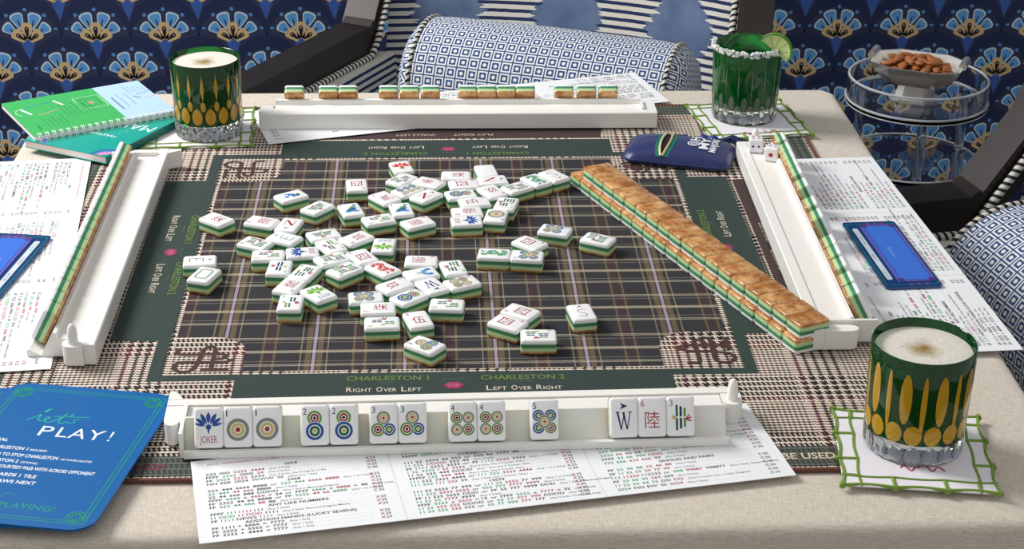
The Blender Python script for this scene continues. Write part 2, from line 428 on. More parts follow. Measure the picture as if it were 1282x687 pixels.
def petal(p, x, y, ang, L, W_, c, l=0):
    ca, sa = math.cos(ang), math.sin(ang); pts = []
    for t, ww in ((0, .05), (.25, .7), (.5, 1), (.75, .75), (1, .02)): pts.append((t*L, -ww*W_/2))
    for t, ww in ((.75, .75), (.5, 1), (.25, .7)): pts.append((t*L, ww*W_/2))
    p.poly([(x+a*ca-b*sa, y+a*sa+b*ca) for a, b in pts], c, l)
def num(p, s, c): p.text(s, -.0085, .0078, .0046, c, w=.0026 if s != '1' else .0009)
def des_dot(n):
    p = Pr(TT+.00003, .00003); num(p, str(n), NV)
    g = lambda s: [(.70*s, s, GY), (.33*s, .62*s, TN), (0, .22*s, RD)]
    r = lambda s: [(.71*s, s, YG), (.34*s, .60*s, RD), (0, .22*s, BK)]
    b = lambda s: [(.71*s, s, BL), (.30*s, .60*s, GR), (0, .22*s, TN)]
    lay = {1: [(0, -.002, .0083, g)], 2: [(0, .0052, .0054, r), (0, -.0045, .0066, b)],
           3: [(0, .0040, .0050, g), (.0042, -.0046, .0046, b), (-.0042, -.0046, .0050, r)],
           4: [(-.0043, .0028, .0044, r), (.0043, .0028, .0044, g), (-.0043, -.0060, .0044, g), (.0043, -.0060, .0044, r)],
           5: [(-.0045, .0030, .0043, b), (.0045, .0030, .0043, b), (-.0045, -.0062, .0043, b), (.0045, -.0062, .0043, r), (0, -.0016, .0048, g)],
           6: [(sx*.0040, q, .0036, (g, b)[sx > 0]) for sx in (-1, 1) for q in (.0066, -.0012, -.009)]}[n]
    for i, (x, y, s, fn) in enumerate(lay): blank_disc(p, x, y, s*1.06, 2*i); rings_(p, x, y, fn(s), 2*i+1)
    return p
def des_bam(n):
    p = Pr(TT+.00003, .00003)
    num(p, str(n), YG if n > 1 else GR)
    cols = [GR, NV, YG, GR, YG, NV, GR, YG, GR]
    if n == 1:
        petal(p, -.006, -.004, R(25), .014, .005, BL, 1); petal(p, -.007, -.005, R(5), .015, .003, '#3f7fc0', 2); petal(p, -.002, -.001, R(50), .009, .004, YG, 3)
        p.stroke([(.002, .001), (.005, .005), (.0045, .008), (.007, .009)], .0014, '#2f8fb0', 4); p.disc(.0045, .0085, .0013, GR, 5)
        petal(p, .0, -.006, R(-170), .008, .0022, '#4fb0a0', 1); petal(p, .0, -.006, R(-10), .008, .0022, '#3f7fc0', 1); return p
    rows = {2: [2], 3: [3], 4: [2, 2], 5: [2, 3], 6: [3, 3], 7: [3, 4], 8: [4, 4], 9: [5, 4]}[n]
    q = 0; nr = len(rows); H = .019 if nr == 1 else .0085
    for ri, cnt_ in enumerate(rows):
        yc = (-.001 if nr == 1 else (.0042 if ri == 0 else -.0064)); xo = 0 if nr == 1 else (.0018 if ri == 0 else -.0018)
        for i in range(cnt_):
            xx = xo+(i-(cnt_-1)/2)*.0030; hh = H*(1-.12*(i % 3)); c = cols[q % 9]; q += 1
            p.rect(xx-.0009, yc-hh/2, xx+.0009, yc-hh*.02, c); p.rect(xx-.0009, yc+hh*.04, xx+.0009, yc+hh/2, c)
    for a, c in ((20, RD), (-15, RD), (50, PK)): petal(p, .0035, -.0025, R(a), .0055, .0012, c, 2)
    for a in (150, 175, 205): petal(p, -.0035, -.001, R(a), .004, .0008, '#c7a23c', 2)
    return p
CJK = {2: '貳', 3: '參', 4: '四', 5: '伍', 6: '陸', 7: '柒', 8: '捌', 9: '玖'}
def des_crak(n):
    p = Pr(TT+.00003, .00003); num(p, str(n), RD); p.text(CJK[n], 0, -.0085, .0125, RD if n % 2 else '#a83244', w=.0112, anchor='c', box=True); return p
def des_wind(ch):
    p = Pr(TT+.00003, .00003); c, ac = {'N': (RD, BK), 'W': (NV, NV), 'S': ('#55565a', RD), 'E': (GR, YG)}[ch]
    if ch == 'W': p.poly([(-.0030, .0110), (.0030, .0085), (-.0030, .0060), (-.0014, .0085)], ac)
    else: p.poly([(-.0028, .0070), (0, .0112), (.0028, .0070), (0, .0088)], ac)
    if ch == 'N':
        p.stroke([(-.0042, -.009), (-.0042, .003)], .0007, c); p.stroke([(.0042, -.009), (.0042, .003)], .0007, c); p.poly([(-.0052, .003), (-.0024, .003), (.0050, -.009), (.0028, -.009)], c, 1)
    elif ch == 'W':
        for xo in (-.0022, .0022):
            p.poly([(xo-.0034, .004), (xo-.0018, .004), (xo+.0006, -.009), (xo-.0004, -.009)], c); p.stroke([(xo+.0002, -.009), (xo+.0026, .004)], .0008, c)
        p.stroke([(-.0062, .004), (-.0032, .004)], .0007, c); p.stroke([(.0034, .004), (.0062, .004)], .0007, c)
    elif ch == 'S': p.stroke([(.0036, .0022), (.0012, .0038), (-.0020, .0034), (-.0034, .0014), (-.0024, -.0008), (.0018, -.0036), (.0036, -.0062), (.0020, -.0090), (-.0014, -.0094), (-.0038, -.0076)], .0008, c)
    else:
        p.stroke([(-.0032, -.009), (-.0032, .003)], .0008, c)
        for yy, ww in ((.003, .0036), (-.003, .0012), (-.009, .0036)): p.stroke([(-.0032, yy), (ww, yy)], .0008, c)
    return p
def lotus(p, cx, cy, s, c, l=0):
    for a, L, W_ in ((90, .0085, .0032), (60, .0090, .0030), (120, .0090, .0030), (35, .0088, .0026), (145, .0088, .0026), (15, .0080, .0020), (165, .0080, .0020)):
        st = .0022; petal(p, cx+st*s*math.cos(R(a)), cy+st*s*math.sin(R(a)), R(a), L*s, W_*s, c, l)
    p.disc(cx, cy, .0019*s, c, l+1); p.poly([(cx-.0014*s, cy), (cx+.0014*s, cy), (cx, cy-.0055*s)], c, l+1)
def des_joker(c, front=False):
    p = Pr(TT+.00003, .00003); lotus(p, 0, .0005, 1.05, c); p.text('JOKER', 0, -.0113, .0052, RD if c == BL else '#5a78b0', w=.0125, anchor='c'); return p
def des_dragon(c, c2):
    p = Pr(TT+.00003, .00003); rnd = random.Random(3)
    p.stroke([(-.004, .011), (.003, .0095), (.0045, .006), (0, .003), (-.0045, 0), (-.0040, -.004), (.002, -.006), (.0045, -.009), (.001, -.0115)], .0034, c, 1)
    p.stroke([(-.004, .011), (.003, .0095), (.0045, .006), (0, .003), (-.0045, 0), (-.0040, -.004), (.002, -.006), (.0045, -.009)], .0010, c2, 2)
    for i in range(16): petal(p, rnd.uniform(-.004, .004), -.011+i*.0014, R(rnd.uniform(0, 360)), .0045, .0016, c if i % 3 else c2, 3)
    p.disc(-.0045, .0085, .0022, c, 3); p.disc(-.005, .009, .0007, '#f2f3f3', 4); return p
def des_white():
    p = Pr(TT+.00003, .00003); p.frame(.0125, .0195, .004, .0009, '#3f8a68'); p.frame(.0098, .0168, .003, .0004, '#8a9a5a', 1)
    for sx in (-1, 1):
        for sy in (-1, 1): petal(p, sx*.006, sy*.0095, R(45 if sx*sy > 0 else -45), .003, .001, '#b7a04a', 2)
    return p
def des_flower(kind):
    p = Pr(TT+.00003, .00003)
    if kind == 'red': lotus(p, 0, -.002, 1.1, '#d23a2c'); petal(p, -.004, -.006, 0, .008, .002, YG, 4)
    else:
        rnd = random.Random(5)
        for i in range(14): petal(p, rnd.uniform(-.002, .002), rnd.uniform(-.004, .003), R(i*26), .0055, .0026, (BL, '#3f7fc8', '#5d93d8')[i % 3], i % 3)
        for i in range(5): petal(p, .002, .005, R(20+i*30), .004, .0018, YG, 4)
    return p
def des_bird():
    p = Pr(TT+.00003, .00003)
    petal(p, 0, -.001, R(50), .011, .004, '#5a92d0', 1); petal(p, 0, -.001, R(118), .011, .004, '#5a92d0', 1); petal(p, 0, -.006, R(90), .012, .003, '#7fc0a8', 2)
    p.disc(.0052, .0075, .0024, '#4f84c8', 2); p.disc(-.0045, .008, .0024, '#4f84c8', 2); p.text('1', -.0085, -.011, .003, '#8a93a0'); return p
def design(d):
    if d == 'blank': return None
    if d not in DES:
        p = (des_dot(int(d[3])) if d[:3] == 'dot' else des_bam(int(d[3])) if d[:3] == 'bam' else des_crak(int(d[4])) if d[:4] == 'crak' else
             des_wind(d[4]) if d[:4] == 'wind' else des_joker(BL) if d == 'jokerB' else des_joker('#7db342') if d == 'jokerG' else
             des_dragon('#c8323a', '#efb9b0') if d == 'dragonR' else des_dragon('#5aa33c', '#8fb4e8') if d == 'dragonG' else des_white() if d == 'white' else
             des_flower('red') if d == 'lotusR' else des_flower('blue') if d == 'flowerB' else des_bird())
        o = p.build('face_print', None, rough=.35); DES[d] = o.data; bpy.data.objects.remove(o)
    return DES[d]
def tile(mx, label, group, des='blank'):
    t = bpy.data.objects.new('mahjong_tile', None); COL.objects.link(t); t.empty_display_size = .01; t.matrix_world = mx
    tag(t, label, 'game tile', group)
    for n, me in TMESH: fo = link(n, me, t)
    d = design(des)
    if d: link('face_print', d, fo)
    return t
def flat(x, y, updeg, z=.0002): return Matrix.Translation((x, y, z)) @ Matrix.Rotation(R(updeg-90), 4, 'Z')

LOOSE = [
(1,'crak7',-0.2229,0.0487,139.7,'loose red character tile alone at the left edge of the plaid near the green border'),
(2,'windE',-0.2279,-0.0454,4.5,'loose tile with a green letter E, half behind the white-dragon tile at far left'),
(3,'white',-0.2206,-0.0753,69.8,'loose tile with an ornate green oval frame at far left'),
(4,'crak8',-0.1794,0.0420,157.4,'loose red character tile at upper left of the pile, left of a red N tile'),
(5,'windN',-0.1529,0.0335,-104.7,'loose tile with a red letter N at upper left of the pile, upside down'),
(6,'windE',-0.1551,0.0032,149.3,'loose tile with a green letter E and arrow, just below a red N tile'),
(7,'bam8',-0.1810,-0.0076,152.0,'leftmost loose bamboo tile, at the left edge of the pile'),
(8,'bam5',-0.1672,-0.0351,-178.4,'loose bamboo tile left of the blue joker at the left of the pile'),
(9,'jokerB',-0.1364,-0.0295,-173.7,'loose blue lotus joker at the left of the pile between bamboo tiles'),
(10,'bam2',-0.1550,-0.0620,-95.0,'loose two-stalk bamboo tile at the lower left of the pile'),
(11,'bam6',-0.1314,-0.0720,68.6,'loose six-stalk bamboo tile right of the two-stalk bamboo tile'),
(12,'crak6',-0.1431,-0.1001,-111.7,'loose crimson character tile at the lower left, touching a four-stalk bamboo tile'),
(13,'bam4',-0.1400,-0.1334,87.6,'loose four-stalk bamboo tile nearest the viewer at the lower left of the pile'),
(14,'jokerG',-0.1170,-0.1156,128.0,'loose green lotus joker at the lower left, turned like a diamond'),
(15,'bam3',-0.1191,0.0100,21.6,'loose bamboo tile with thin dark stalks at top of the left heap'),
(16,'bam4',-0.1106,-0.0161,-61.2,'loose bamboo tile with four slanting stalks in the left heap'),
(17,'crak9',-0.0879,0.0012,-137.7,'loose pink-red character tile at the top of the left heap'),
(18,'jokerG',-0.0621,-0.0159,-95.3,'loose green lotus joker upside down, above the red dragon tile'),
(19,'bam8',-0.1085,-0.0447,-151.4,'loose dense green bamboo tile in the middle of the left heap'),
(20,'crak4',-0.0812,-0.0402,118.4,'loose tile with a boxy red character, above left of the red dragon tile'),
(21,'bam9',-0.0959,-0.0681,-136.1,'loose dense bamboo tile left of the red dragon tile'),
(22,'dragonR',-0.0619,-0.0664,131.2,'loose red dragon tile in the middle of the pile'),
(23,'crak9',-0.0505,-0.1014,37.3,'loose crimson character tile below the red dragon tile'),
(24,'dot5',-0.0754,-0.1244,6.4,'loose circle tile with one large ring amid small rings, lower middle'),
(25,'crak7',-0.0643,-0.1462,-177.5,'loose red character tile lying sideways, above the frontmost left bamboo tile'),
(26,'bam4',-0.0603,-0.1740,-177.5,'loose bamboo tile lying sideways at the front of the middle heap'),
(27,'dot2',-0.0380,-0.1248,41.9,'loose two-circle tile with a big blue ring in the lower middle'),
(28,'crak5',-0.0298,-0.1685,105.2,'loose red character tile just behind the frontmost three-circle tile'),
(29,'dot3',-0.0240,-0.2145,141.1,'loose three-circle tile, the frontmost of the whole pile'),
(30,'bam5',-0.0051,-0.1409,173.7,'loose bamboo tile at the lower right of the middle heap'),
(31,'crak8',-0.0273,-0.0505,-3.3,'loose red character tile at the top of the middle heap, lying sideways'),
(32,'bird',-0.0274,-0.0776,21.2,'loose tile with a pale blue bird design in the middle heap'),
(33,'windW',-0.0179,-0.1033,-61.7,'loose tile with a blue letter W in the middle heap'),
(34,'bam6',0.0016,-0.0662,-77.9,'loose upright bamboo tile behind the four-circle tile'),
(35,'dot4',0.0089,-0.0971,25.4,'loose four-circle tile at the right of the middle heap'),
(36,'flowerB',-0.1559,0.1045,34.6,'loose tile with a blue flower cluster at upper left'),
(37,'bam3',-0.1284,0.0751,51.5,'loose tile with thin black bamboo stalks right of the blue flower tile'),
(38,'crak4',-0.0922,0.1309,-85.1,'loose red character tile standing alone at the upper left of the far heap'),
(39,'lotusR',-0.0480,0.1792,104.0,'loose tile with a red lotus at the far edge of the pile'),
(40,'bam7',-0.0471,0.1453,51.9,'loose green bamboo tile just in front of the red lotus tile'),
(41,'crak3',-0.0198,0.1366,-31.3,'loose orange-red character tile right of the red lotus tile'),
(42,'dot6',-0.0410,0.1161,-138.0,'loose many-circle tile between bamboo and red N tiles in the far heap'),
(43,'windN',-0.0225,0.1019,47.8,'loose tile with a red letter N in front of the far heap'),
(44,'crak2',-0.0635,0.0978,126.8,'loose red character tile left of the red N tile in the far heap'),
(45,'bam1',-0.0956,0.0686,106.6,'left one of two loose tiles with a blue crane'),
(46,'bam1',-0.0468,0.0682,100.6,'right one of two loose tiles with a blue crane'),
(47,'bam5',-0.0683,0.0442,-159.1,'loose teal bamboo tile in front of the two crane tiles'),
(48,'crak8',-0.0307,0.0362,28.0,'loose red character tile right of the teal bamboo tile, above the pile gap'),
(49,'crak7',0.0077,0.1546,178.7,'loose red character tile farthest back in the right far heap'),
(50,'crak4',0.0151,0.1313,8.3,'loose red character tile just behind the far two-circle tile'),
(51,'dot2',0.0116,0.1051,13.4,'loose two-circle tile in the far right heap'),
(52,'crak5',0.0246,0.0853,11.5,'loose red character tile just in front of the far two-circle tile'),
(53,'crak8',0.0167,0.0612,-172.8,'loose red character tile directly behind the right blue joker'),
(54,'jokerB',0.0158,0.0386,5.0,'loose blue lotus joker at the front of the right far heap'),
(55,'dot1',0.0446,0.0508,-100.9,'loose single-circle tile beside the right blue joker'),
(56,'bam7',0.0557,0.0800,-104.4,'loose bamboo tile behind the single-circle tile'),
(57,'blank',0.0388,0.1670,98.9,'loose plain white tile without print at the far edge'),
(58,'windN',0.0445,0.1413,9.9,'loose tile with a letter N lying sideways in front of the plain white tile'),
(59,'crak9',0.0431,0.1115,-62.7,'loose red character tile below the sideways N tile'),
(60,'bam8',0.0686,0.1220,35.6,'loose teal-green bamboo tile left of the green dragon in the far row of three'),
(61,'dragonG',0.0886,0.1400,123.1,'loose green dragon tile in the far row of three'),
(62,'windS',0.1073,0.1522,-54.9,'loose tile with a letter S closest to the far end of the wall'),
(63,'dot5',0.0992,0.0154,-20.9,'loose five-circle tile, rear one of the group of four on the right'),
(64,'crak4',0.0737,-0.0138,-43.3,'loose red character tile half behind a five-circle tile on the right'),
(65,'bam9',0.1382,-0.0060,-29.3,'loose bamboo tile alone close to the tile wall'),
(66,'dragonG',0.0395,-0.0369,-7.6,'loose green dragon tile side by side with a five-circle tile'),
(67,'dot5',0.0697,-0.0420,171.3,'loose five-circle tile side by side with a green dragon tile'),
(68,'crak4',0.0578,-0.1559,144.6,'rear one of two touching red character tiles at lower right'),
(69,'crak4',0.0461,-0.1764,-34.3,'front one of two touching red character tiles at lower right'),
(70,'bam6',0.0705,-0.2007,-1.6,'loose bamboo tile at the front of the lower right trio'),
(71,'windS',0.1101,-0.1585,99.0,'loose tile with a letter S and red arrow, alone at lower right')]
for n_, d, x, y, a, lab in LOOSE: tile(flat(x, y, a), lab, 'loose tiles on the mat', d)

# the wall: 19 below, 18 above, face down
ORD = ['first', 'second', 'third', 'fourth', 'fifth', 'sixth', 'seventh', 'eighth', 'ninth', 'tenth', 'eleventh', 'twelfth', 'thirteenth', 'fourteenth', 'fifteenth', 'sixteenth', 'seventeenth', 'eighteenth', 'nineteenth']
wa = R(112.9); wd = Vector((math.cos(wa), math.sin(wa), 0)); wn = Vector((math.sin(wa), -math.cos(wa), 0))   # wn points right/away from viewer
near = Vector((.2848, -.2186, 0))
for lev, cnt_, word in ((0, 19, 'lower'), (1, 18, 'upper')):
    for i in range(cnt_):
        c = near+wd*(.0216*(i+.5))+wn*(TL/2+lev*.0030-.0010+random.uniform(-.0004, .0004))
        mx = Matrix.Translation((c.x, c.y, .0002+lev*(TT+.0001)+TT)) @ Matrix.Rotation(wa, 4, 'Z') @ Matrix.Rotation(math.pi, 4, 'X')
        tile(mx, 'face-down tile, %s from the near end in the %s row of the long tile wall' % (ORD[i], word), 'tiles of the wall, %s row' % word)

# ================================================================== RACKS
LEAN = R(28)
B0 = (-.0475, .0028)                                   # foot of the tile rest (y, z)
def build_rack():
    r = empty('tile_rack'); H = .0178
    prof = [(-.0100, 0), (-.0100, .0163), (-.0325, .0163), (-.0335, .0215), (-.0365, .0220), (-.0475, .0013), (-.0570, .0064), (-.0592, .0058), (-.0592, 0)]
    m = MB(); m.rings([[(x, y, z) for y, z in prof] for x in (-.2035, .2035)]); m.build('body', WHITE, r, 30)
    m = MB(); m.rings([[(x, y, z) for y, z in [(0, 0), (0, H-.001), (-.001, H), (-.0094, H), (-.0094, 0)]] for x in (-.2202, .2180)]); pb = m.build('pusher_bar', WHITE, r, 30)
    m = MB(); m.box((-.2065, -.0570, 0), (-.2037, -.0096, .0205)); m.build('end_plate', WHITE, r, 30)
    pts = [(.2042, -.0096), (.2202, -.0096)] + [(.2122+.008*math.cos(t), -.0195+.008*math.sin(t)) for t in [R(-i*18) for i in range(1, 10)]] + [(.2042, -.0195)]
    m = MB(); m.prism(pts, 0, H-.0008); hb = m.build('peg_block', WHITE, r, 40)
    m = MB(); m.lathe([(.0044, H-.0008), (.0042, H+.008), (.0034, H+.0135), (.002, H+.0160), (.0004, H+.0168)], 16, 0, (.2125, -.0185)); m.build('peg', WHITE, hb, 50)
    pts = [(-.2070, -.0096), (-.2202, -.0096)] + [(-.2142+.006*math.cos(t), -.030+.009*math.sin(t)) for t in [R(180+i*15) for i in range(0, 12)]] + [(-.2070, -.0390)]
    m = MB(); m.prism(pts, 0, .0172); m.build('hinge_block', WHITE, r, 40)
    pts = [(-.2202, .0001), (-.2090, .0001), (-.2115, .005), (-.2165, .0125), (-.2202, .0125)]
    m = MB(); m.prism(pts, 0, H); m.build('stop_tab', WHITE, pb, 40)
    return r
rack0 = build_rack()
RACKS = {'front': ((0, -.3085), 1.1, 'white tile rack nearest the viewer holding face-up tiles'),
         'left': ((-.2904, -.0035), -90.3, 'white tile rack along the left side of the mat'),
         'right': ((.303, .008), 89.0, 'white tile rack along the right side with two dice on its tray'),
         'back': ((.0133, .3188), 179.5, 'white tile rack along the far side of the mat')}
RM = {}
for i, (k, (c, a, lab)) in enumerate(RACKS.items()):
    r = rack0 if i == 0 else copy_tree(rack0)
    if k == 'back':
        for ch in list(r.children_recursive):
            if ch.name.split('.')[0] in ('peg', 'stop_tab'): bpy.data.objects.remove(ch)
    r.location = (c[0], c[1], .0022); r.rotation_euler = (0, 0, R(a)); tag(r, lab, 'tile rack', 'tile racks')
    RM[k] = Matrix.Translation((c[0], c[1], .0022)) @ Matrix.Rotation(R(a), 4, 'Z')
def rack_tile(k, x, label, des='blank'):
    # tile axes in rack frame: width +x, length = up along the rest, face normal = outward
    up = Vector((0, math.sin(LEAN), math.cos(LEAN))); nrm = Vector((0, -math.cos(LEAN), math.sin(LEAN)))
    foot = Vector((x, B0[0], B0[1])); o = foot+up*TL/2+nrm*.0002
    mx = Matrix((Vector((1, 0, 0)), up, nrm)).transposed().to_4x4(); mx.translation = o
    tile(RM[k] @ mx, label, 'tiles in the %s rack' % {'front': 'near', 'back': 'far'}.get(k, k), des)
FT = [(-.1846, 'jokerB', 'blue lotus joker tile at the left end of the near rack'), (-.1631, 'dot1', 'one-circle tile next to the joker in the near rack'), (-.1416, 'dot1', 'one-circle tile second from the joker in the near rack'),
      (-.1066, 'dot2', 'left two-circle tile in the near rack'), (-.0851, 'dot2', 'right two-circle tile in the near rack'), (-.0558, 'dot3', 'left three-circle tile in the near rack'), (-.0343, 'dot3', 'right three-circle tile in the near rack'),
      (.0030, 'dot4', 'left four-circle tile in the near rack'), (.0245, 'dot4', 'right four-circle tile in the near rack'), (.0642, 'dot5', 'single five-circle tile in the near rack'),
      (.1239, 'windW', 'blue W wind tile in the near rack'), (.1454, 'crak6', 'red six character tile in the near rack'), (.1669, 'bam3', 'three-stalk bamboo tile at the right of the near rack')]
for x, d, lab in FT: rack_tile('front', x, lab, d)
for i, x in enumerate((.183, .1450, .1230, .0778, .0544, .0310, -.0105, -.0322, -.0539, -.0756, -.119, -.1444, -.1689)):
    rack_tile('back', x, '%s tile from the left in the far rack, back turned to the viewer' % ORD[i])
for i in range(18): rack_tile('left', .1785-i*.0216, '%s tile from the near end in the left rack, seen from above' % ORD[i])
for i, x in enumerate((.1925, .1640, .1422, .1204, .0986, .0660, .0205, -.0100, -.0705, -.0930, -.1180, -.1490, -.1725)):
    rack_tile('right', x, '%s tile from the far end in the right rack, seen from above' % ORD[i])

# ------------------------------------------------------------------ dice
DICEW = mat('dice_white', '#f3f3f6', .2, coat=.4)
def die(loc, rz, label, top, front, right):
    d = empty('die', loc, rz, label, 'die', 'dice on the right rack'); s = .0150
    bm = bmesh.new(); bmesh.ops.create_cube(bm, size=s); bmesh.ops.bevel(bm, geom=list(bm.edges), offset=.0028, segments=4, affect='EDGES', profile=.6)
    me = bpy.data.meshes.new('cube_body'); bm.to_mesh(me); bm.free(); me.materials.append(DICEW); me.polygons.foreach_set('use_smooth', [True]*len(me.polygons))
    b = link('cube_body', me, d, (0, 0, s/2))
    pp = {1: [(0, 0)], 2: [(-.003, 0), (.003, 0)], 3: [(-.003, -.003), (0, 0), (.003, .003)], 4: [(a, c) for a in (-.003, .003) for c in (-.003, .003)]}
    for nrm, cnt_, col in ((Vector((0, 0, 1)), top[0], top[1]), (Vector((0, -1, 0)), front[0], front[1]), (Vector((1, 0, 0)), right[0], right[1])):
        q = nrm.to_track_quat('Z', 'Y').to_matrix()
        for a, c in pp[cnt_]:
            rad = .0023 if cnt_ == 1 else .0013
            m = MB(); m.add([q @ Vector((a+rad*math.cos(t*math.pi/8), c+rad*math.sin(t*math.pi/8), s/2+.0001)) + Vector((0, 0, s/2)) for t in range(16)], [tuple(range(16))])
            m.build('pip', mat('pip_'+col[1:], col, .3), d, 0)
die((.3225, .2010, .0190), R(-8), 'white die with two blue dots toward the viewer, beside the rack peg', (4, '#b02030'), (2, '#22307a'), (3, '#22307a'))
die((.3355, .1760, .0190), R(-24), 'white die with one red dot, on the right rack tray', (2, '#2a4fa0'), (1, '#b8202a'), (3, '#303a60'))

# ================================================================== SCORE CARDS
PAPER = mat('card_paper', '#eef0f4', .55)
K_, G_, R_, S_ = '#20242c', '#159a55', '#a8232c', '#5a606c'
P1 = [[('2024', 'c')], 'k:222 k:000 r:2222 r:4444|(Any 2 Suits)|X 25', 'k:FFFF g:2222 k:0000 r:24|(Any 2 Suits)|X 25', 'k:FF g:2024 r:2222 k:2222|(Any 3 Suits, Like Kongs 2s or 4s)|X 25', 'k:NN k:EEE k:2024 k:WWW k:SS|(2024 Any 1 Suit)|C 30',
      [('2468', 'c')], 'k:222 k:444 k:6666 k:8888 s:or g:222 g:444 r:6666 r:8888|(Any 1 or 2 Suits)|X 25', 'g:22 g:444 r:44 r:666 k:8888|(Any 3 Suits)|X 25', 'k:22 k:44 k:666 k:888 k:DDDD|(Any 1 Suit w Matching Dragons)|X 25',
      'k:FFFF g:4444 k:x r:6666 k:= k:24 s:or k:FFFF g:6666 k:x r:8888 k:= k:48|(Any 3 Suits)|X 25', 'k:FF k:2222 k:44 k:66 k:8888 s:or k:FF g:2222 r:44 r:66 g:8888|(Any 1 or 2 Suits)|X 25', 'k:FF g:222 g:44 g:666 r:88 k:88|(Any 3 Suits)|C 35',
      [('ANY LIKE NUMBERS', 'c')], 'k:FFFF g:111 r:1111 k:111|(Any 3 Suits)|X 25', 'g:11 g:DDD r:11 r:DDD k:1111|(Any 3 Suits, Pairs and Dragons Match)|X 30', 'k:FF g:1111 k:NEWS r:1111|(Any 2 Suits)|X 25',
      [('ADDITION HANDS (LUCKY SEVENS)', 'c')], 'k:FF k:1111 k:+ k:6666 k:= k:7777|(Any 1 Suit)|X 25', 'k:FF k:2222 k:+ k:5555 k:= k:7777|(Any 1 Suit)|X 25', 'k:FF k:3333 k:+ k:4444 k:= k:7777|(Any 1 Suit)|X 25']
P2 = [[('', 'c')], 'k:11 g:22222 r:11 r:22222|(Any 2 Suits, Quint Any Nos.)|X 40', 'k:FFFFF g:DDDD r:11111|(Any 2 Suits, Quint Any No.)|X 40', [('CONSECUTIVE RUN', 'c')],
      'k:111 k:22 k:3333 k:44 k:555 s:or k:555 k:66 k:7777 k:88 k:999|(These Nos. Only)|X 25', 'g:11 g:222 r:DDDD k:333 k:44|(Any 3 Suits)|X 25', 'k:FF k:1111 k:2222 k:3333 s:or k:FF g:1111 r:2222 k:3333|(Any 1 or 3 Suits)|X 25',
      'g:1 g:22 g:3333 r:1 r:22 r:3333|(Any 2 Suits, Any 3 Consec. Nos.)|X 25', 'k:11 k:22 k:333 k:444 k:DDDD|(Any 1 Suit, Any 4 Consec. Nos.)|X 25', 'k:FFFFF g:123 r:444 r:444|(Any 3 Suits, Any 4 Consec. Nos.)|X 25', 'g:111 k:222 k:3333 k:4444 s:or g:111 g:222 r:3333 r:4444|(Any 1 or 2 Suits)|X 25', 'g:111 g:222 r:111 r:222 k:33|(Any 3 Suits, Any 3 Consec. Nos.)|C 30',
      [('13579', 'c')], 'k:111 k:33 k:5555 k:77 k:999 s:or g:111 g:33 r:5555 k:77 k:999|(Any 1 or 3 Suits)|X 25', 'g:111 g:333 r:3333 r:5555 s:or g:555 g:777 r:7777 r:9999|(Any 2 Suits)|X 25', 'k:FF k:11 k:333 k:5555 k:DDD s:or k:FF k:55 k:777 k:9999 k:DDD|(Any 1 Suit w Matching Dragon)|X 25',
      'g:11 g:33 g:55 r:7777 k:9999|(Any 3 Suits)|X 30', 'k:FFFF g:3333 k:x r:5555 k:= k:15 s:or k:FFFF g:5555 k:x r:7777 k:= k:35|(Any 3 Suits)|X 25', 'g:11 g:33 r:333 r:555 k:DDDD s:or g:55 g:77 r:777 r:999 k:DDDD|(Any 3 Suits)|X 25', 'g:11 g:33 g:555 r:333 k:333 s:or g:55 g:77 g:999 r:777 k:777|(Any 3 Suits, These Nos. Only)|C 35']
P3 = [[('369', 'c')], 'k:333 k:666 r:6666 r:9999|(Any 2 Suits)|X 25', 'k:FF g:3333 g:666 r:999|(Any 3 Suits)|X 25', 'g:333 g:666 r:6666 r:9999 k:333|(Any 3 Suits)|X 25', 'k:FF k:3 k:66 k:999 r:333 r:333 k:333 k:(Any|Suits, Kongs 3, 6 or 9 w Matching Dragons)|X 25', 'k:FF k:3333 k:6666 k:9999 s:or k:FF g:3333 r:6666 k:9999|(Any 1 or 3 Suits)|X 25', 'g:333 g:DDDD r:333 r:DDDD|(Any 2 Suits, 3s and 9s Match)|X 25',
      'g:3333 r:66 r:66 k:66 g:9999|(Nos. Any 1 Suit, Any Opp. Dragon)|X 25', 'k:FFFF g:33 g:66 g:999 r:DDD|(Any 2 Suits)|X 25', 'g:333 g:666 r:333 r:666 k:99|(Any 3 Suits)|C 30', [('SINGLES AND PAIRS', 'c')],
      'k:FF g:22 g:46 g:88 r:22 r:46 r:88|(Any 2 Suits)|C 50', 'k:FF g:11 g:33 g:55 r:55 r:77 r:99|(Any 2 Suits)|C 50', 'g:112 r:11223 k:112233 s:or g:998 r:99887 k:998877|(Any 3 Suits, These Nos. Only)|C 50', 'k:FF g:33 g:66 g:99 r:369 k:369|(Any 3 Suits)|C 50', 'g:11 g:22 g:33 g:44 g:55 k:DD r:DD|(Any 5 Consec. Nos. w Opp. Dragons)|C 50', 'g:2024 k:NN k:EW k:SS r:2024|(Any 2 Suits)|C 75']
CM = {'k': K_, 'g': G_, 'r': R_, 's': S_}
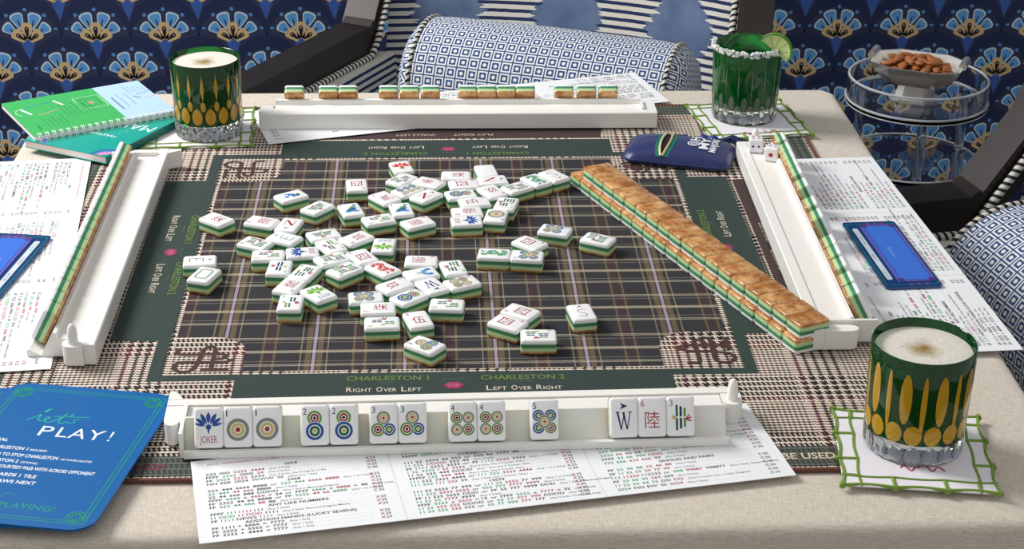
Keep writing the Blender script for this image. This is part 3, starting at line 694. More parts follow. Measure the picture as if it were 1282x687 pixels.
def score_card(loc, ang, length, label, z=.0014, height=.1085):
    o = empty('score_card', (loc[0], loc[1], z), R(ang), label, 'score card', 'folding score cards'); pw = length/3
    for i in range(3):
        m = MB(); m.box((i*pw+.0003, 0, 0), ((i+1)*pw-.0003, height, .0005)); m.build('panel', PAPER, o, 0)
    for i in (1, 2): 
        m = MB(); m.box((i*pw-.0003, 0, 0), (i*pw+.0003, height, .0003)); m.build('fold', mat('card_fold', '#c9ccd4', .6), o, 0)
    p = Pr(.00056, .00004)
    p.text('NOTE:', .012, height-.0085, .0022, S_); p.text('WHITE DRAGON IS USED AS ZERO "0". IT MAY BE USED WITH ANY SUIT', .0225, height-.0085, .0022, R_, w=.088)
    for i, P in enumerate((P1, P2, P3)):
        x0 = i*pw+.010; x1 = (i+1)*pw-.010; n = len(P); step = (height-.019)/n; y = height-.0135
        p.text('VALUES', x1, y, .0018, K_, anchor='r', bold=.02)
        for ln in P:
            y -= step; h = .0029
            if isinstance(ln, list): p.text(ln[0][0], (x0+x1)/2, y, h, K_, anchor='c', bold=.02, xs=1.15); continue
            a, b, c = ln.split('|'); x = x0
            for tok in a.split():
                cl_, s = tok.split(':', 1); x += p.text(s, x, y, h, CM[cl_], xs=1.22, bold=.016)+.0024
            wv = p.text(b, x+.001, y, h*.72, S_, xs=1.0, bold=.01); x += wv+.003
            while x < x1-.012: p.rect(x, y, x+.0004, y+.0004, S_); x += .0022
            p.text(c[0], x1-.0075, y, h, R_ if c[0] == 'X' else K_, bold=.02); p.text(c[2:], x1, y, h, K_, anchor='r', bold=.012)
    p.build('printed_text', o, rough=.6); return o
score_card((-.1785, -.4815), 10.0, .433, 'white folding score card spread out below the near rack')
score_card((-.4830, .2290), -84.2, .470, 'white folding score card beneath the left rack')
score_card((.4773, -.2166), 93.1, .442, 'white folding score card beneath the right rack')
score_card((.2300, .5080), 195.8, .470, 'white folding score card tucked under the far rack')

# ------------------------------------------------------------------ blue card sleeves
def sleeve(pts, label):
    a, b, c_ = [Vector(q) for q in pts]          # far-inner, far-outer, near-inner corners
    ex = (b-a); ey = (c_-a); W_ = ex.length; H_ = ey.length; ang = math.atan2(-ey.y, -ey.x)-math.pi/2
    ce = a+ex/2+ey/2
    o = empty('card_sleeve', (ce.x, ce.y, .0021), ang, label, 'card sleeve', 'blue card sleeves')
    m = MB(); m.prism(rrect(W_, H_, .004), 0, .0024); m.build('cover', mat('sleeve_navy', '#123f73', .25, coat=.4), o, 30)
    m = MB(); m.prism(rrect(W_*.66, H_*.86, .002, 4, W_*.11, 0), .0024, .0034); m.build('inner_panel', mat('sleeve_blue', '#3f74d8', .3, coat=.3), o, 30)
    m = MB(); m.prism(rrect(W_*.10, H_*.78, .002, 4, -W_*.34, 0), .0024, .0028); m.build('window_strip', mat('strip_paper', '#c8d2dc', .5), o, 30)
    p = Pr(.00350, .00004); p.frame(W_*.66, H_*.86, .002, .0012, '#8a3f96', 0, W_*.11, 0); p.frame(W_*.66-.005, H_*.86-.005, .002, .0006, '#2a2f7a', 0, W_*.11, 0)
    for sy in (-1, 1):
        for sx in (-1, 1): p.disc(W_*.11+sx*(W_*.33-.003), sy*(H_*.43-.003), .0036, '#4a2f7e', 1, 12)
    p.stroke(smooth2([(W_*.02+.0016*math.sin(q*2.1), -.012+q*.0022) for q in range(12)]), .0004, '#a9c4ee'); p.build('frame_print', o)
    p = Pr(.00248, .00004)
    for sy in (-1, 1):
        for q in (-1, 0, 1): p.disc(W_*.11+q*.007, sy*H_*.462, .0021, '#8a3f96', 0, 10)
    p.frame(W_*.93, H_*.93, .003, .0007, '#1f8a5c'); p.build('cover_print', o)
    p = Pr(.00284, .00004)
    for q, (s, c) in enumerate((('1,111 222 333', G_), ('22 4444 66', R_), ('(Any 2 Suits)', S_))): p.text(s, -W_*.325, -H_*.36+q*H_*.25, .0022, c, a=R(90))
    p.build('strip_print', o); return o
sleeve(((.3808, .0434), (.4327, .0499), (.3896, -.1027)), 'blue card sleeve with a purple frame lying on the right score card')
sleeve(((-.3963, -.0983), (-.4508, -.0921), (-.3759, .0333)), 'blue card sleeve with a purple frame at the left edge of the table')

# ------------------------------------------------------------------ "let's PLAY!" cards
def play_card(loc, ang, z, label):
    o = empty('rule_card', (loc[0], loc[1], z), R(ang), label, 'rule card', 'blue rule cards'); W_, H_ = .136, .192
    m = MB(); m.prism(rrect(W_, H_, .017, 8), 0, .0016); m.build('card', mat('play_blue', '#0d62a6', .35, coat=.15), o, 40)
    p = Pr(.00166, .00004); TG = '#1f9a78'; SC = '#2fb8a6'
    p.frame(W_-.014, H_-.014, .002, .0007, TG); p.frame(W_-.020, H_-.020, .002, .0007, TG)
    for sx in (-1, 1):
        for sy in (-1, 1):
            for q, (w_, h_) in enumerate(((.014, .0065), (.0065, .014), (.010, .010))): p.frame(w_, h_, .0005, .0008, TG, 1, sx*(W_/2-.0155), sy*(H_/2-.0155))
    p.stroke(smooth2([(-.034+a*1.15, .041+b*1.1) for a, b in ((0, 0), (.006, .007), (.011, .017), (.0085, .0135), (.007, .003), (.010, 0), (.0145, .004), (.0125, .006), (.0115, .001), (.016, -.001), (.021, .006), (.0245, .013), (.0215, .002), (.024, -.001), (.028, .002))]), .0010, SC)
    p.stroke([(-.016, .0490), (.012, .0515)], .0008, SC); p.stroke([(-.0015, .0555), (-.003, .0505)], .0009, SC); p.stroke([(.0055, .0480), (.0015, .0460), (.0040, .0425), (-.0015, .0405)], .0010, SC)
    for ch, x0, w_ in (('P', -.0176, .0100), ('L', -.0035, .0085), ('A', .0060, .0130), ('Y', .0200, .0125), ('!', .0370, .0018)): p.text(ch, x0, .0205, .0140, '#f0f2f5', w=w_)
    for s, s2, yy, ww in (('1. DEAL', '', .0086, .0165), ('2. CHARLESTON 1', 'REQUIRED', -.0015, .036), ('3. OPTION TO STOP CHARLESTON', 'ANY PLAYER CAN STOP', -.0108, .063), ('4. CHARLESTON 2', '(OPTIONAL)', -.0190, .036), ('5. OPTIONAL COURTESY PASS WITH ACROSS OPPONENT', '', -.0270, .0970), ('6. EAST DISCARDS 1 TILE', '', -.0372, .0570), ('7. RIGHT DRAWS NEXT', '', -.0458, .0600)):
        p.text(s, -.0520, yy, .0040, '#e8edf4', w=ww, bold=.025)
        if s2: p.text(s2, -.0500+ww, yy, .0024, '#e8edf4', bold=.02, w=.024 if 'PLAYER' in s2 else .013)
    p.text("YOU'RE PLAYING!", -.044, -.0765, .0066, TG, w=.078)
    p.stroke([(-.028, -.064), (-.022, -.060), (-.020, -.065), (-.015, -.060), (-.012, -.065), (-.006, -.058), (-.001, -.060)], .0007, TG)
    p.build('printed_text', o, rough=.4); return o
play_card((-.3018, -.3662), -11.0, .0062, 'blue rule card reading PLAY! lying on top at the lower left')
play_card((-.3250, -.3640), -4.5, .0040, 'blue rule card mostly hidden under the PLAY! card')

# ------------------------------------------------------------------ books at the far left
def placed(name, corner, ang, z, label, cat): return empty(name, (corner[0], corner[1], z), R(ang), label, cat)
# teal book: local x along the fore edge to the upper left, local y along the spine
tb = placed('paperback_book', (-.3560, .2180), 61.5, .0032, 'teal paperback book under the spiral notebook at the far left corner', 'book')
m = MB(); m.box((0, .0004, .0008), (.150, .1066, .0074)); pg = mat('page_block', '#e9e4e2', .7); nt, x, y, z, vec = coords(pg); setcol(pg, colmix(nt, (z/.0022).mod(1).lt(.5), '#f0ebe6', '#dfc8c8')); m.build('pages', pg, tb, 0)
TEAL = mat('book_teal', '#12a596', .3, coat=.2)
for z0, z1 in ((0, .0008), (.0074, .0082)):
    m = MB(); m.box((-.0004, 0, z0), (.151, .107, z1)); m.build('cover', TEAL, tb, 0)
m = MB(); m.box((-.0004, -.0007, 0), (.151, 0, .0082)); m.build('spine', mat('book_spine', '#0f7f76', .35), tb, 0)
p = Pr(.00826, .00004)
for r_, c in ((.020, '#3f4fa8'), (.016, '#2f8fc0'), (.0125, '#e08ab8'), (.0060, '#12a596')): p.poly([(.0005, .0005), ] + [(.0005+r_*math.cos(R(t)), .0005+r_*math.sin(R(t))) for t in range(0, 91, 10)], c, {'#3f4fa8': 0, '#2f8fc0': 1, '#e08ab8': 2, '#12a596': 3}[c])
for r_, c in ((.026, '#6f8fd8'), (.018, '#12a596')): p.poly([(.0005, .1065)] + [(.0005+r_*math.cos(R(t)), .1065-r_*math.sin(R(t))) for t in range(0, 91, 10)], c, 0 if r_ > .02 else 1)
p.text('MASTERING', .0540, .0270, .0055, '#e8f4f2', a=R(90), w=.048); p.text('MAHJONG', .0950, .0040, .0165, '#e8f4f2', a=R(90), w=.100)
p.build('cover_print', tb)
p = Pr(0, .00004); p.text('MASTERING AMERICAN MAHJONG', .008, .0022, .0040, '#0a4f4a', w=.085); sp_ = p.build('spine_print', tb); sp_.rotation_euler = (R(90), 0, 0); sp_.location = (0, -.00075, 0)
# spiral notebook
nb = placed('spiral_notebook', (-.4360, .2600), 29.0, .0118, 'green and pale blue spiral notebook lying open on the teal book', 'notebook')
NL, ND = .158, .1215
m = MB(); m.box((0, .004, 0), (NL, ND, .0050)); m.build('pages', mat('note_pages', '#eef0ee', .7), nb, 0)
m = MB(); m.box((-.0005, .004, .0050), (.104, ND+.0005, .0056)); m.build('green_page', mat('note_green', '#41b05e', .4), nb, 0)
m = MB(); m.box((.104, .004, .0050), (NL+.0005, ND+.0005, .0056)); m.build('blue_page', mat('note_blue', '#b4d3ea', .45), nb, 0)
p = Pr(.00566, .00004); DG, LB, WH = '#2a8048', '#6f95b8', '#d6ecd9'
def np_line(x0, y0, x1, y1, c, w_=.0011): p.stroke([(x0, y0), (x1, y1)], w_, c)
for q in range(7): np_line(.052+q*.0052, .046, .052+q*.0052, .088-(q % 3)*.004, DG, .0008)
for q in range(5): np_line(.024+q*.0052, .025, .024+q*.0052, .055-(q % 2)*.006, DG, .0008)
np_line(.016, .094, .050, .101, '#2f7fb0', .0014); np_line(.024, .064, .052, .074, '#d8907a', .0014); np_line(.012, .092, .018, .070, '#dff0f8', .0028); np_line(.052, .103, .058, .084, '#f0d8d8', .0026)
for a in range(6): p.stroke([(.014+.010*math.cos(R(100+a*22)), .081+.013*math.sin(R(100+a*22))), (.014+.010*math.cos(R(100+(a+1)*22)), .081+.013*math.sin(R(100+(a+1)*22)))], .0007, WH)
np_line(.013, .020, .013, .036, DG, .0022); p.frame(.030, .040, .001, .0007, WH, 0, .087, .078); p.frame(.020, .026, .001, .0009, DG, 0, .087, .079); p.disc(.087, .076, .0034, '#d8907a', 1)
for q in range(5): np_line(.135+q*.0048, .085, .135+q*.0048, .112-q*.003, LB, .0007)
for q in range(2): np_line(.120+q*.009, .040+q*.004, .120+q*.009, .088, LB, .0009)
np_line(.140, .076, .157, .082, '#5f8fd0', .0012); np_line(.146, .062, .158, .064, '#e0a0b0', .0010); np_line(.135, .074, .141, .064, '#2f9a5a', .0020)
np_line(.112, .036, .112, .080, LB, .0024); p.build('page_print', nb)
coil = MB(); coil.tube([(0, .0030+.0052*math.cos(2*math.pi*t/16), .0028+.0052*math.sin(2*math.pi*t/16)) for t in range(16)], .00055, 6, closed=True)
coil.tube([(.0022, .0030+.0052*math.cos(2*math.pi*t/16), .0028+.0052*math.sin(2*math.pi*t/16)) for t in range(16)], .00055, 6, closed=True)
WIRE = mat('coil_white', '#eceef0', .25); c0 = coil.build('coil', WIRE, nb, 60); c0.location = (.004, 0, 0)
for q in range(1, 20): c = c0.copy(); COL.objects.link(c); c.parent = nb; c.location = (.004+q*.0079, 0, 0)

# ------------------------------------------------------------------ coasters
LIN = mat('coaster_linen', '#eceaf2', .85); nt, x, y, z, vec = coords(LIN); bump(LIN, noise(nt, vec, 1800, 1), .2, .0004)
STG = mat('coaster_green', '#76953a', .6)
def coaster(c, ang, W_, H_, label, z, script):
    o = empty('cocktail_coaster', (c[0], c[1], z), R(ang), label, 'coaster', 'bamboo-edged coasters')
    m = MB(); m.prism(rrect(W_, H_, .002, 2), 0, .0014); m.build('linen', LIN, o, 30)
    t = MB(); zz = .0012; r_ = .0014; ins = .0135
    for k in range(4):
        L_, D_ = ((W_, H_) if k % 2 == 0 else (H_, W_)); a = k*math.pi/2
        def P(x, y): return (x*math.cos(a)-y*math.sin(a), x*math.sin(a)+y*math.cos(a), zz)
        n = 3
        for s_ in range(n):                                # outer and inner stalk lines, bulging at the nodes
            x0 = -L_/2+L_*s_/n; x1 = x0+L_/n
            t.tube([P(x0+(x1-x0)*q/6, -D_/2-.0003+.0022*math.sin(math.pi*q/6)) for q in range(7)], r_, 6)
            t.tube([P(x0+(x1-x0)*q/6, -D_/2+ins-.0014*math.sin(math.pi*q/6)) for q in range(7)], r_*.85, 6)
            t.tube([P(x1 if s_ < n-1 else L_/2-ins, -D_/2), P(x1-.0005 if s_ < n-1 else L_/2-ins, -D_/2+ins)], r_*1.1, 6)
            t.tube([P(x1-.002, -D_/2-.0005), P(x1+.002, -D_/2-.0007)], r_*1.7, 6)
    t.build('bamboo_border', STG, o, 60)
    t = MB()
    for pts in script: t.tube([(x, y, .0015) for x, y in pts], .0006, 6)
    t.build('monogram', mat('thread_red', '#b52a50', .6), o, 60); return o
def curl(x, y, s, k): return [(x+s*(q/10)*.014, y+s*.0045*math.sin(q*.9+k)*(1-.04*q)) for q in range(11)]
ang_f = -8.0
coaster((.3424, -.3745), ang_f, .1120, .1100, 'bamboo-edged coaster under the near right glass', .0010, [curl(-.012, -.0275, 1, 0), curl(.006, -.0265, 1, 1.5)])
coaster((-.2710, .3260), 3.5, .1150, .1180, 'bamboo-edged coaster under the far left glass', .0010, [curl(-.012, -.03, 1, 0)])
coaster((.3395, .3400), 8.0, .1130, .1120, 'bamboo-edged coaster under the glass with lime', .0010, [curl(-.018, -.043, 1, .4), curl(.006, -.041, 1.2, 2)])

# ------------------------------------------------------------------ glasses
CLEAR = mat('clear_glass', '#ffffff', .01, trans=1, ior=1.5)
GGREEN = mat('green_glass', '#0c8a2e', .03, trans=.87, ior=1.5)
GDARK = mat('green_glass_dark', '#0f9a38', .03, trans=.84, ior=1.5)
AMBER = mat('drink_amber', '#b98a1c', .12, trans=.35, ior=1.33)
CUTA = mat('cut_amber', '#cf9f20', .08, trans=.2, ior=1.5, coat=.5)
CUTC = mat('cut_clear', '#f4f8f4', .02, trans=.90, ior=1.5)
foam = mat('foam', '#ece7da', .8); nt, x, y, z, vec = coords(foam)
rr = (x*x+y*y).op('SQRT')
ang_n = noise(nt, vec, 60, 4, .7)
setcol(foam, colmix(nt, ((ang_n*.022+rr*-1.0)+.0045)*70, colmix(nt, noise(nt, vec, 350, 3), '#c9c4b8', '#ece8de'), '#8f7334'))
bump(foam, noise(nt, vec, 500, 3), .5, .001)
def oval(cx, half_h, half_w, cz, rad_at, ang, proud, shape='oval', n=14):
    ring_ = []
    for q in range(n):
        t = 2*math.pi*q/n; u = math.cos(t)*half_w; v = math.sin(t)*half_h
        if shape == 'lance': u *= max(.12, (1-abs(math.sin(t))**1.2))*1.0
        if shape == 'arch' and v > 0: u *= (1-.35*(v/half_h)**2)
        if shape == 'square': u = half_w*max(-1, min(1, 1.35*math.cos(t))); v = half_h*max(-1, min(1, 1.35*math.sin(t)))
        ring_.append((u, v))
    vs = []; 
    for scale, pr in ((1, -.0004), (1, proud*.5), (.7, proud)):
        for u, v in ring_:
            zz = cz+v*scale; r_ = rad_at(zz)+pr; a = ang+u*scale/r_; vs.append((r_*math.cos(a), r_*math.sin(a), zz))
    fs = [tuple(range(n-1, -1, -1))] + [(k*n+q, k*n+(q+1) % n, (k+1)*n+(q+1) % n, (k+1)*n+q) for k in range(2) for q in range(n)] + [tuple(2*n+q for q in range(n))]
    return vs, fs
def tumbler(loc, rb, rt, H, label, kind, cuts):
    g = empty('cut_glass_tumbler', loc, 0, label, 'glass', 'green cut-glass tumblers')
    rad = lambda zz: rb+(rt-rb)*min(1, max(0, zz/H)); zb = .018; th = .0024; N = 64
    body = MB(); ro = [(rad(zb), zb), (rad(H*.6), H*.6), (rad(H)-.0002, H-.0012), (rad(H)-.001, H), (rad(H)-th+.0004, H-.0006), (rad(H*.6)-th, H*.6), (rad(zb)-th, zb+.0004)]
    body.rings([[(r*math.cos(2*math.pi*i/N), r*math.sin(2*math.pi*i/N), zz) for i in range(N)] for r, zz in ro+[ro[0]]], 0, False, False)
    gb = body.build('green_body', GDARK if kind == 'lime' else GGREEN, g, 60)
    base = MB(); base.lathe([(rb-.003, 0), (rb-.0006, .0008), (rad(.009)-.0002, .009), (rad(zb)-.0002, zb-.0002)], N); cb = base.build('clear_base', CLEAR, g, 60)
    for name, cnt_, cz, hh, hw, shape, material, pr, off in cuts:
        for q in range(cnt_):
            a = 2*math.pi*(q+off)/cnt_; m = MB(); m.add(*oval(0, hh, hw, cz, rad, a, pr, shape)); m.build(name, material, cb if name in ('base_cut', 'facet') else gb, 50)
    return g, rad, zb, th
F = tumbler((.3443, -.3640, .0026), .0366, .0388, .0869, 'green cut-glass tumbler of frothy drink at the near right corner', 'beer',
  [('tall_cut', 9, .0555, .0210, .0045, 'oval', CUTA, .0003, 0), ('slim_cut', 9, .0525, .0245, .0021, 'oval', CUTA, .0003, .5), ('round_cut', 16, .0262, .0084, .0066, 'oval', CUTA, .0004, .2), ('base_cut', 18, .0090, .0074, .0058, 'oval', CUTC, .0008, .7)])
Lg = tumbler((-.2597, .3137, .0026), .0356, .0382, .0854, 'green cut-glass tumbler of frothy drink beside the notebook', 'beer',
  [('slim_cut', 16, .0615, .0160, .0022, 'lance', CUTA, .0003, 0), ('drop_cut', 16, .0410, .0055, .0028, 'oval', CUTA, .0004, 0), ('arch_cut', 16, .0295, .0095, .0058, 'arch', CUTA, .0004, .5), ('facet', 22, .0138, .0042, .0046, 'square', CUTC, .0010, 0), ('facet', 22, .0050, .0040, .0046, 'square', CUTC, .0010, .5)])
for (g, rad, zb, th) in (F, Lg):
    m = MB(); m.lathe([(rad(zb)-th-.0003, zb+.0008), (rad(.07)-th-.0003, .0755)], 48); m.build('drink', AMBER, g, 60)
    m = MB(); m.lathe([(rad(.07)-th-.0003, .0757), (rad(.08)-th-.0004, .0800), (.022, .0806), (.010, .0803)], 48); m.build('foam_head', foam, g, 60)
Rg = tumbler((.3365, .3518, .0026), .0354, .0393, .0852, 'green cut-glass tumbler with salted rim and lime at the far right', 'lime',
  [('slim_cut', 16, .050, .0270, .0008, 'lance', CUTC, .0005, 0), ('drop_cut', 16, .0260, .0080, .0032, 'oval', CUTC, .0006, .5), ('drop_cut', 16, .0170, .0070, .0046, 'oval', CUTC, .0006, 0), ('facet', 16, .0070, .0060, .0050, 'oval', CUTC, .0008, .5)])
g, rad, zb, th = Rg
m = MB(); m.lathe([(rad(zb)-th-.0003, zb+.0008), (rad(.06)-th-.0003, .060)], 48); m.build('drink', mat('drink_green', '#0c6a20', .08, trans=.5, ior=1.33), g, 60)
m = MB(); rnd = random.Random(11)
for q in range(330):
    a = R(rnd.uniform(150, 318)); s_ = rnd.uniform(.0006, .0013); rr_ = rad(.0852)-.0012+rnd.uniform(-.0014, .0022); zz = .0852+rnd.uniform(-.0045, .0012)
    M_ = Matrix.Translation((rr_*math.cos(a), rr_*math.sin(a), zz)) @ Matrix.Rotation(rnd.uniform(0, 3), 4, (rnd.random(), rnd.random(), 1)); m.box((-s_, -s_, -s_), (s_, s_, s_), 0, M_)
so = m.build('salt_rim', mat('salt', '#f4f6f4', .35, trans=.2), g, 0); so['kind'] = 'stuff'
# lime wedge on the rim
lime = empty('lime_wedge', (.3365+.0255, .3518-.0180, .0850), R(0), 'lime wedge hooked on the rim of the far right glass', 'lime wedge'); lime.rotation_euler = (R(-8), R(36), R(-24))
def wedge(r0, r1, thick_in, thick_out, a0=0, a1=180, n=18):
    mb = MB(); rs = []
    for i in range(n+1):
        a = R(a0+(a1-a0)*i/n); c, s_ = math.cos(a), math.sin(a)
        rs.append([(r0*c, -thick_in/2, r0*s_), (r1*c, -thick_out/2, r1*s_), (r1*c, thick_out/2, r1*s_), (r0*c, thick_in/2, r0*s_)])
    mb.rings(rs); return mb
wedge(.0178, .0195, .0105, .0118).build('rind', mat('lime_rind', '#5e9a1e', .35, coat=.3), lime, 50)
wedge(.0167, .0178, .0098, .0105).build('pith', mat('lime_pith', '#e3ecb0', .5), lime, 50)
fl_ = mat('lime_flesh', '#c4d77a', .25, coat=.4); nt, x, y, z, vec = coords(fl_); setcol(fl_, colmix(nt, noise(nt, vec, 300, 3), '#a9c455', '#dfe9ae'))
for q in range(5): wedge(.001, .0165, .004, .0096, 3+q*35.2, 36+q*35.2, 6).build('flesh_segment', fl_, lime, 50)

# ------------------------------------------------------------------ navy pouch
PN = mat('pouch_navy', '#15235f', .36, sheen=.15, spec=.6); nt, x, y, z, vec = coords(PN); bump(PN, noise(nt, vec, 60, 3), .35, .004)
po = empty('zip_pouch', (.2475, .2310, .0002), R(-17), 'navy satin zip pouch with white lettering on the mat', 'pouch'); PW, PH, PT = .114, .068, .0190
def pz(x, y):
    u, v = abs(x)/(PW/2), abs(y)/(PH/2); return PT*(max(0, 1-u**3.2)**.42)*(max(0, 1-v**3.0)**.42)
m = MB(); NX, NY = 40, 24
def gp(i, j, top):
    x = -PW/2+PW*i/NX; y = -PH/2+PH*j/NY; r_ = .012; dx, dy = abs(x)-(PW/2-r_), abs(y)-(PH/2-r_)
    if dx > 0 and dy > 0:
        d = math.hypot(dx, dy); mx_ = max(dx, dy); f = mx_/d if d else 1; x = math.copysign(PW/2-r_+dx*f, x); y = math.copysign(PH/2-r_+dy*f, y)
    zz = pz(-PW/2+PW*i/NX, -PH/2+PH*j/NY); return (x, y, .005+(zz*.68 if top else -min(.0045, zz*.5)))
for top in (1, 0):
    vs = [gp(i, j, top) for j in range(NY+1) for i in range(NX+1)]; m.add(vs, [(j*(NX+1)+i, j*(NX+1)+i+1, (j+1)*(NX+1)+i+1, (j+1)*(NX+1)+i) for j in range(NY) for i in range(NX)])
m.build('satin_body', PN, po, 60)
edge = [(x, y, .005) for x, y in rrect(PW, PH, .012, 6)]; m = MB(); m.tube(edge, .0012, 6, closed=True); m.build('piping', PN, po, 60)
ZX = -.0149
def zt(x, y): return .0050+pz(x, y)*.68
def strip(name, xf0, xf1, material, lift, n=16, y0=-.0318, y1=.0318):
    mb = MB(); vs = []
    for q in range(n+1):
        y = y0+(y1-y0)*q/n
        for f in (xf0, xf1): xx = f(y); vs.append((xx, y, zt(xx, y)+lift))
    mb.add(vs, [(2*q, 2*q+1, 2*q+3, 2*q+2) for q in range(n)]); return mb.build(name, material, po, 60)
gap = lambda y: .0040*max(0, 1-(y/.0315)**2)**.7
strip('zip_tape', lambda y: ZX-gap(y)-.006, lambda y: ZX-gap(y)-.001, mat('zip_teal', '#0f6f63', .5), .0004)
strip('zip_tape', lambda y: ZX+gap(y)+.001, lambda y: ZX+gap(y)+.0065, mat('zip_teal'), .0004)
strip('opening', lambda y: ZX-gap(y), lambda y: ZX+gap(y), mat('pouch_inside', '#0a0a10', .9), .0003)
for sg in (-1, 1):
    m = MB(); m.tube([(ZX+sg*(gap(y)+.0008), y, zt(ZX, y)+.0010) for y in [-.0315+.063*q/20 for q in range(21)]], .0013, 6, uv=True)
    zm = mat('zip_teeth', '#d9c79a', .4); m.build('zip_teeth', zm, po, 60)
p = Pr(0, .00004); tmp = []
for s, xx, yy, hh, ww in (('H', .0200, .0060, .0100, .0115), ('MY', .0310, -.0145, .0092, .0320), ('MAHJONG', .0395, -.0185, .0066, .0390)): p.text(s, xx, yy, hh, '#e9ecf4', a=R(90), w=ww, bold=.03)
p.disc(.0150, -.0035, .0068, '#e9ecf4', 1, 18); p.ring(.0150, -.0035, .0036, .0050, '#15235f', 2); p.ring(.0150, -.0035, .0010, .0022, '#15235f', 2)
po_l = p.build('lettering', po); po_l['kind'] = 'stuff'
for v in po_l.data.vertices: v.co.z += zt(v.co.x, v.co.y)+.0012
CORD = mat('cord_navy', '#12285c', .5)
m = MB(); pts = [(ZX+.002+q*.0028, .0310+q*.0010+.0025*math.sin(q*.5), .0110-.0004*q) for q in range(12)]; m.tube(pts, .0023, 8); m.tube([(x, y+.003*math.cos(k*1.6), z+.0024*math.sin(k*1.6)) for k, (x, y, z) in enumerate(pts)], .0016, 6); m.build('cord', CORD, po, 60)
for xx, yy in ((.0190, .0430), (.0300, .0430)):
    m = MB(); m.lathe([(.0008, 0), (.0045, .0018), (.0062, .0058), (.0045, .0098), (.0008, .0116)], 16, 0, (xx, yy)); b = m.build('knot', mat('knot_blue', '#123a8a', .4), po, 60); b.location = (0, 0, .001)
tas = MB(); rnd = random.Random(4)
for q in range(46):
    a = R(rnd.uniform(-14, 8)); L_ = rnd.uniform(.030, .038); z0 = rnd.uniform(.004, .011)
    tas.tube([(.0340, .0430+rnd.uniform(-.002, .002), .0070), (.0340+L_*.5*math.cos(a), .0430+L_*.5*math.sin(a), z0+.003), (.0340+L_*math.cos(a), .0430+L_*math.sin(a), max(.002, z0-.004))], .00075, 5)
tas.build('tassel', CORD, po, 60)

# ================================================================== ACRYLIC STAND, DISH, ALMONDS
ACR = mat('acrylic', '#fbfdfe', .0, trans=1, ior=1.25)
EDGE_HL = mat('acrylic_edge_highlight', '#f2f7fa', .25, trans=.55, ior=1.4)  # frosted white that paints the bright highlights along the acrylic edges
SX, SY, SR, SZ = .6085, .6050, .0895, -.05
st = empty('acrylic_side_table', (SX, SY, -.75), 0, 'round clear acrylic side table standing beside the far right corner', 'side table')
def ring_shell(z0, z1, r, t, name):
    m = MB(); pr = [(r, z0), (r, z1), (r-t, z1), (r-t, z0), (r, z0)]; m.rings([[(q*math.cos(2*math.pi*i/64), q*math.sin(2*math.pi*i/64), zz) for i in range(64)] for q, zz in pr], 0, False, False); return m.build(name, ACR, st, 40)
ring_shell(.6835, .7107, SR, .0040, 'rim')
m = MB(); m.lathe([(SR+.0005, .6772), (SR+.0005, .6832)], 64); m.build('top_shelf', ACR, st, 40)
m = MB(); m.lathe([(SR-.001, .5950), (SR-.001, .6000)], 64); m.build('lower_shelf', ACR, st, 40)
for a in (20, 140, 262):
    m = MB(); m.lathe([(.0058, .6002), (.0058, .6770)], 16, 0, ((SR-.012)*math.cos(R(a)), (SR-.012)*math.sin(R(a)))); m.build('rod', ACR, st, 50)
    m = MB(); m.lathe([(.0070, .012), (.0070, .5948)], 16, 0, ((SR-.012)*math.cos(R(a)), (SR-.012)*math.sin(R(a)))); m.build('leg', ACR, st, 50)
m = MB(); m.lathe([(SR+.004, 0), (SR+.004, .012)], 64); m.build('base', ACR, st, 40)
SILV = mat('silver', '#f6f4f0', .2, metal=.85)
for nm, rr_, zz, tk in (('rim_edge_highlight', SR-.002, .7110, .0016), ('top_shelf_edge_highlight', SR+.0002, .6832, .0016), ('top_shelf_edge_highlight', SR+.0002, .6772, .0009), ('lower_shelf_edge_highlight', SR-.0012, .6000, .0013), ('base_edge_highlight', SR+.004, .0120, .0015)):  # added thin rings, edge highlights put in as pale colour
    m = MB(); m.tube([(rr_*math.cos(2*math.pi*i/72), rr_*math.sin(2*math.pi*i/72), zz) for i in range(72)], tk, 6, closed=True); m.build(nm, EDGE_HL, st, 60)
DX, DY, DZ = .6050, .6000, -.75+.6834
dish = empty('octagonal_silver_dish', (DX, DY, DZ), R(-26), 'octagonal silver footed dish of almonds on the acrylic side table', 'dish')
def octo(a, b, z): c = .56; return [(a, -b*c, z), (a, b*c, z), (a*c, b, z), (-a*c, b, z), (-a, b*c, z), (-a, -b*c, z), (-a*c, -b, z), (a*c, -b, z)]
m = MB(); m.rings([octo(.022, .016, .022), octo(.036, .027, .024), octo(.051, .038, .037), octo(.057, .043, .050), octo(.0545, .0405, .0500), octo(.049, .036, .038), octo(.034, .026, .0265)], 0, True, True); m.build('bowl', SILV, dish, 20)
m = MB(); m.rings([octo(.030, .022, 0), octo(.030, .022, .004), octo(.024, .017, .005), octo(.020, .014, .0218)]); m.build('foot', SILV, dish, 20)
for sg in (-1, 1):
    m = MB(); m.tube([(sg*.0575, -.015, .0548), (sg*.0575, .015, .0548)], .0052, 14); m.build('scroll_handle', SILV, dish, 50)
ALM = mat('almond_skin', '#9a5a2c', .55); nt, x, y, z, vec = coords(ALM)
mp = nt.nodes.new('ShaderNodeMapping'); mp.inputs['Scale'].default_value = (.15, 1, 1); nt.links.new(vec, mp.inputs[0]); an = noise(nt, mp.outputs[0], 900, 3)
setcol(ALM, colmix(nt, an, '#7a4220', '#b87440')); bump(ALM, an, .4, .0006)
am = MB(); ar = []
for i in range(11):
    t = i/10; xx = -.0115+.023*t; rr_ = .0064*math.sin(math.pi*min(1, .02+t*.97))**.62*(1-.22*t)
    ar.append([(xx, rr_*math.cos(2*math.pi*q/12), rr_*.62*math.sin(2*math.pi*q/12)) for q in range(12)])
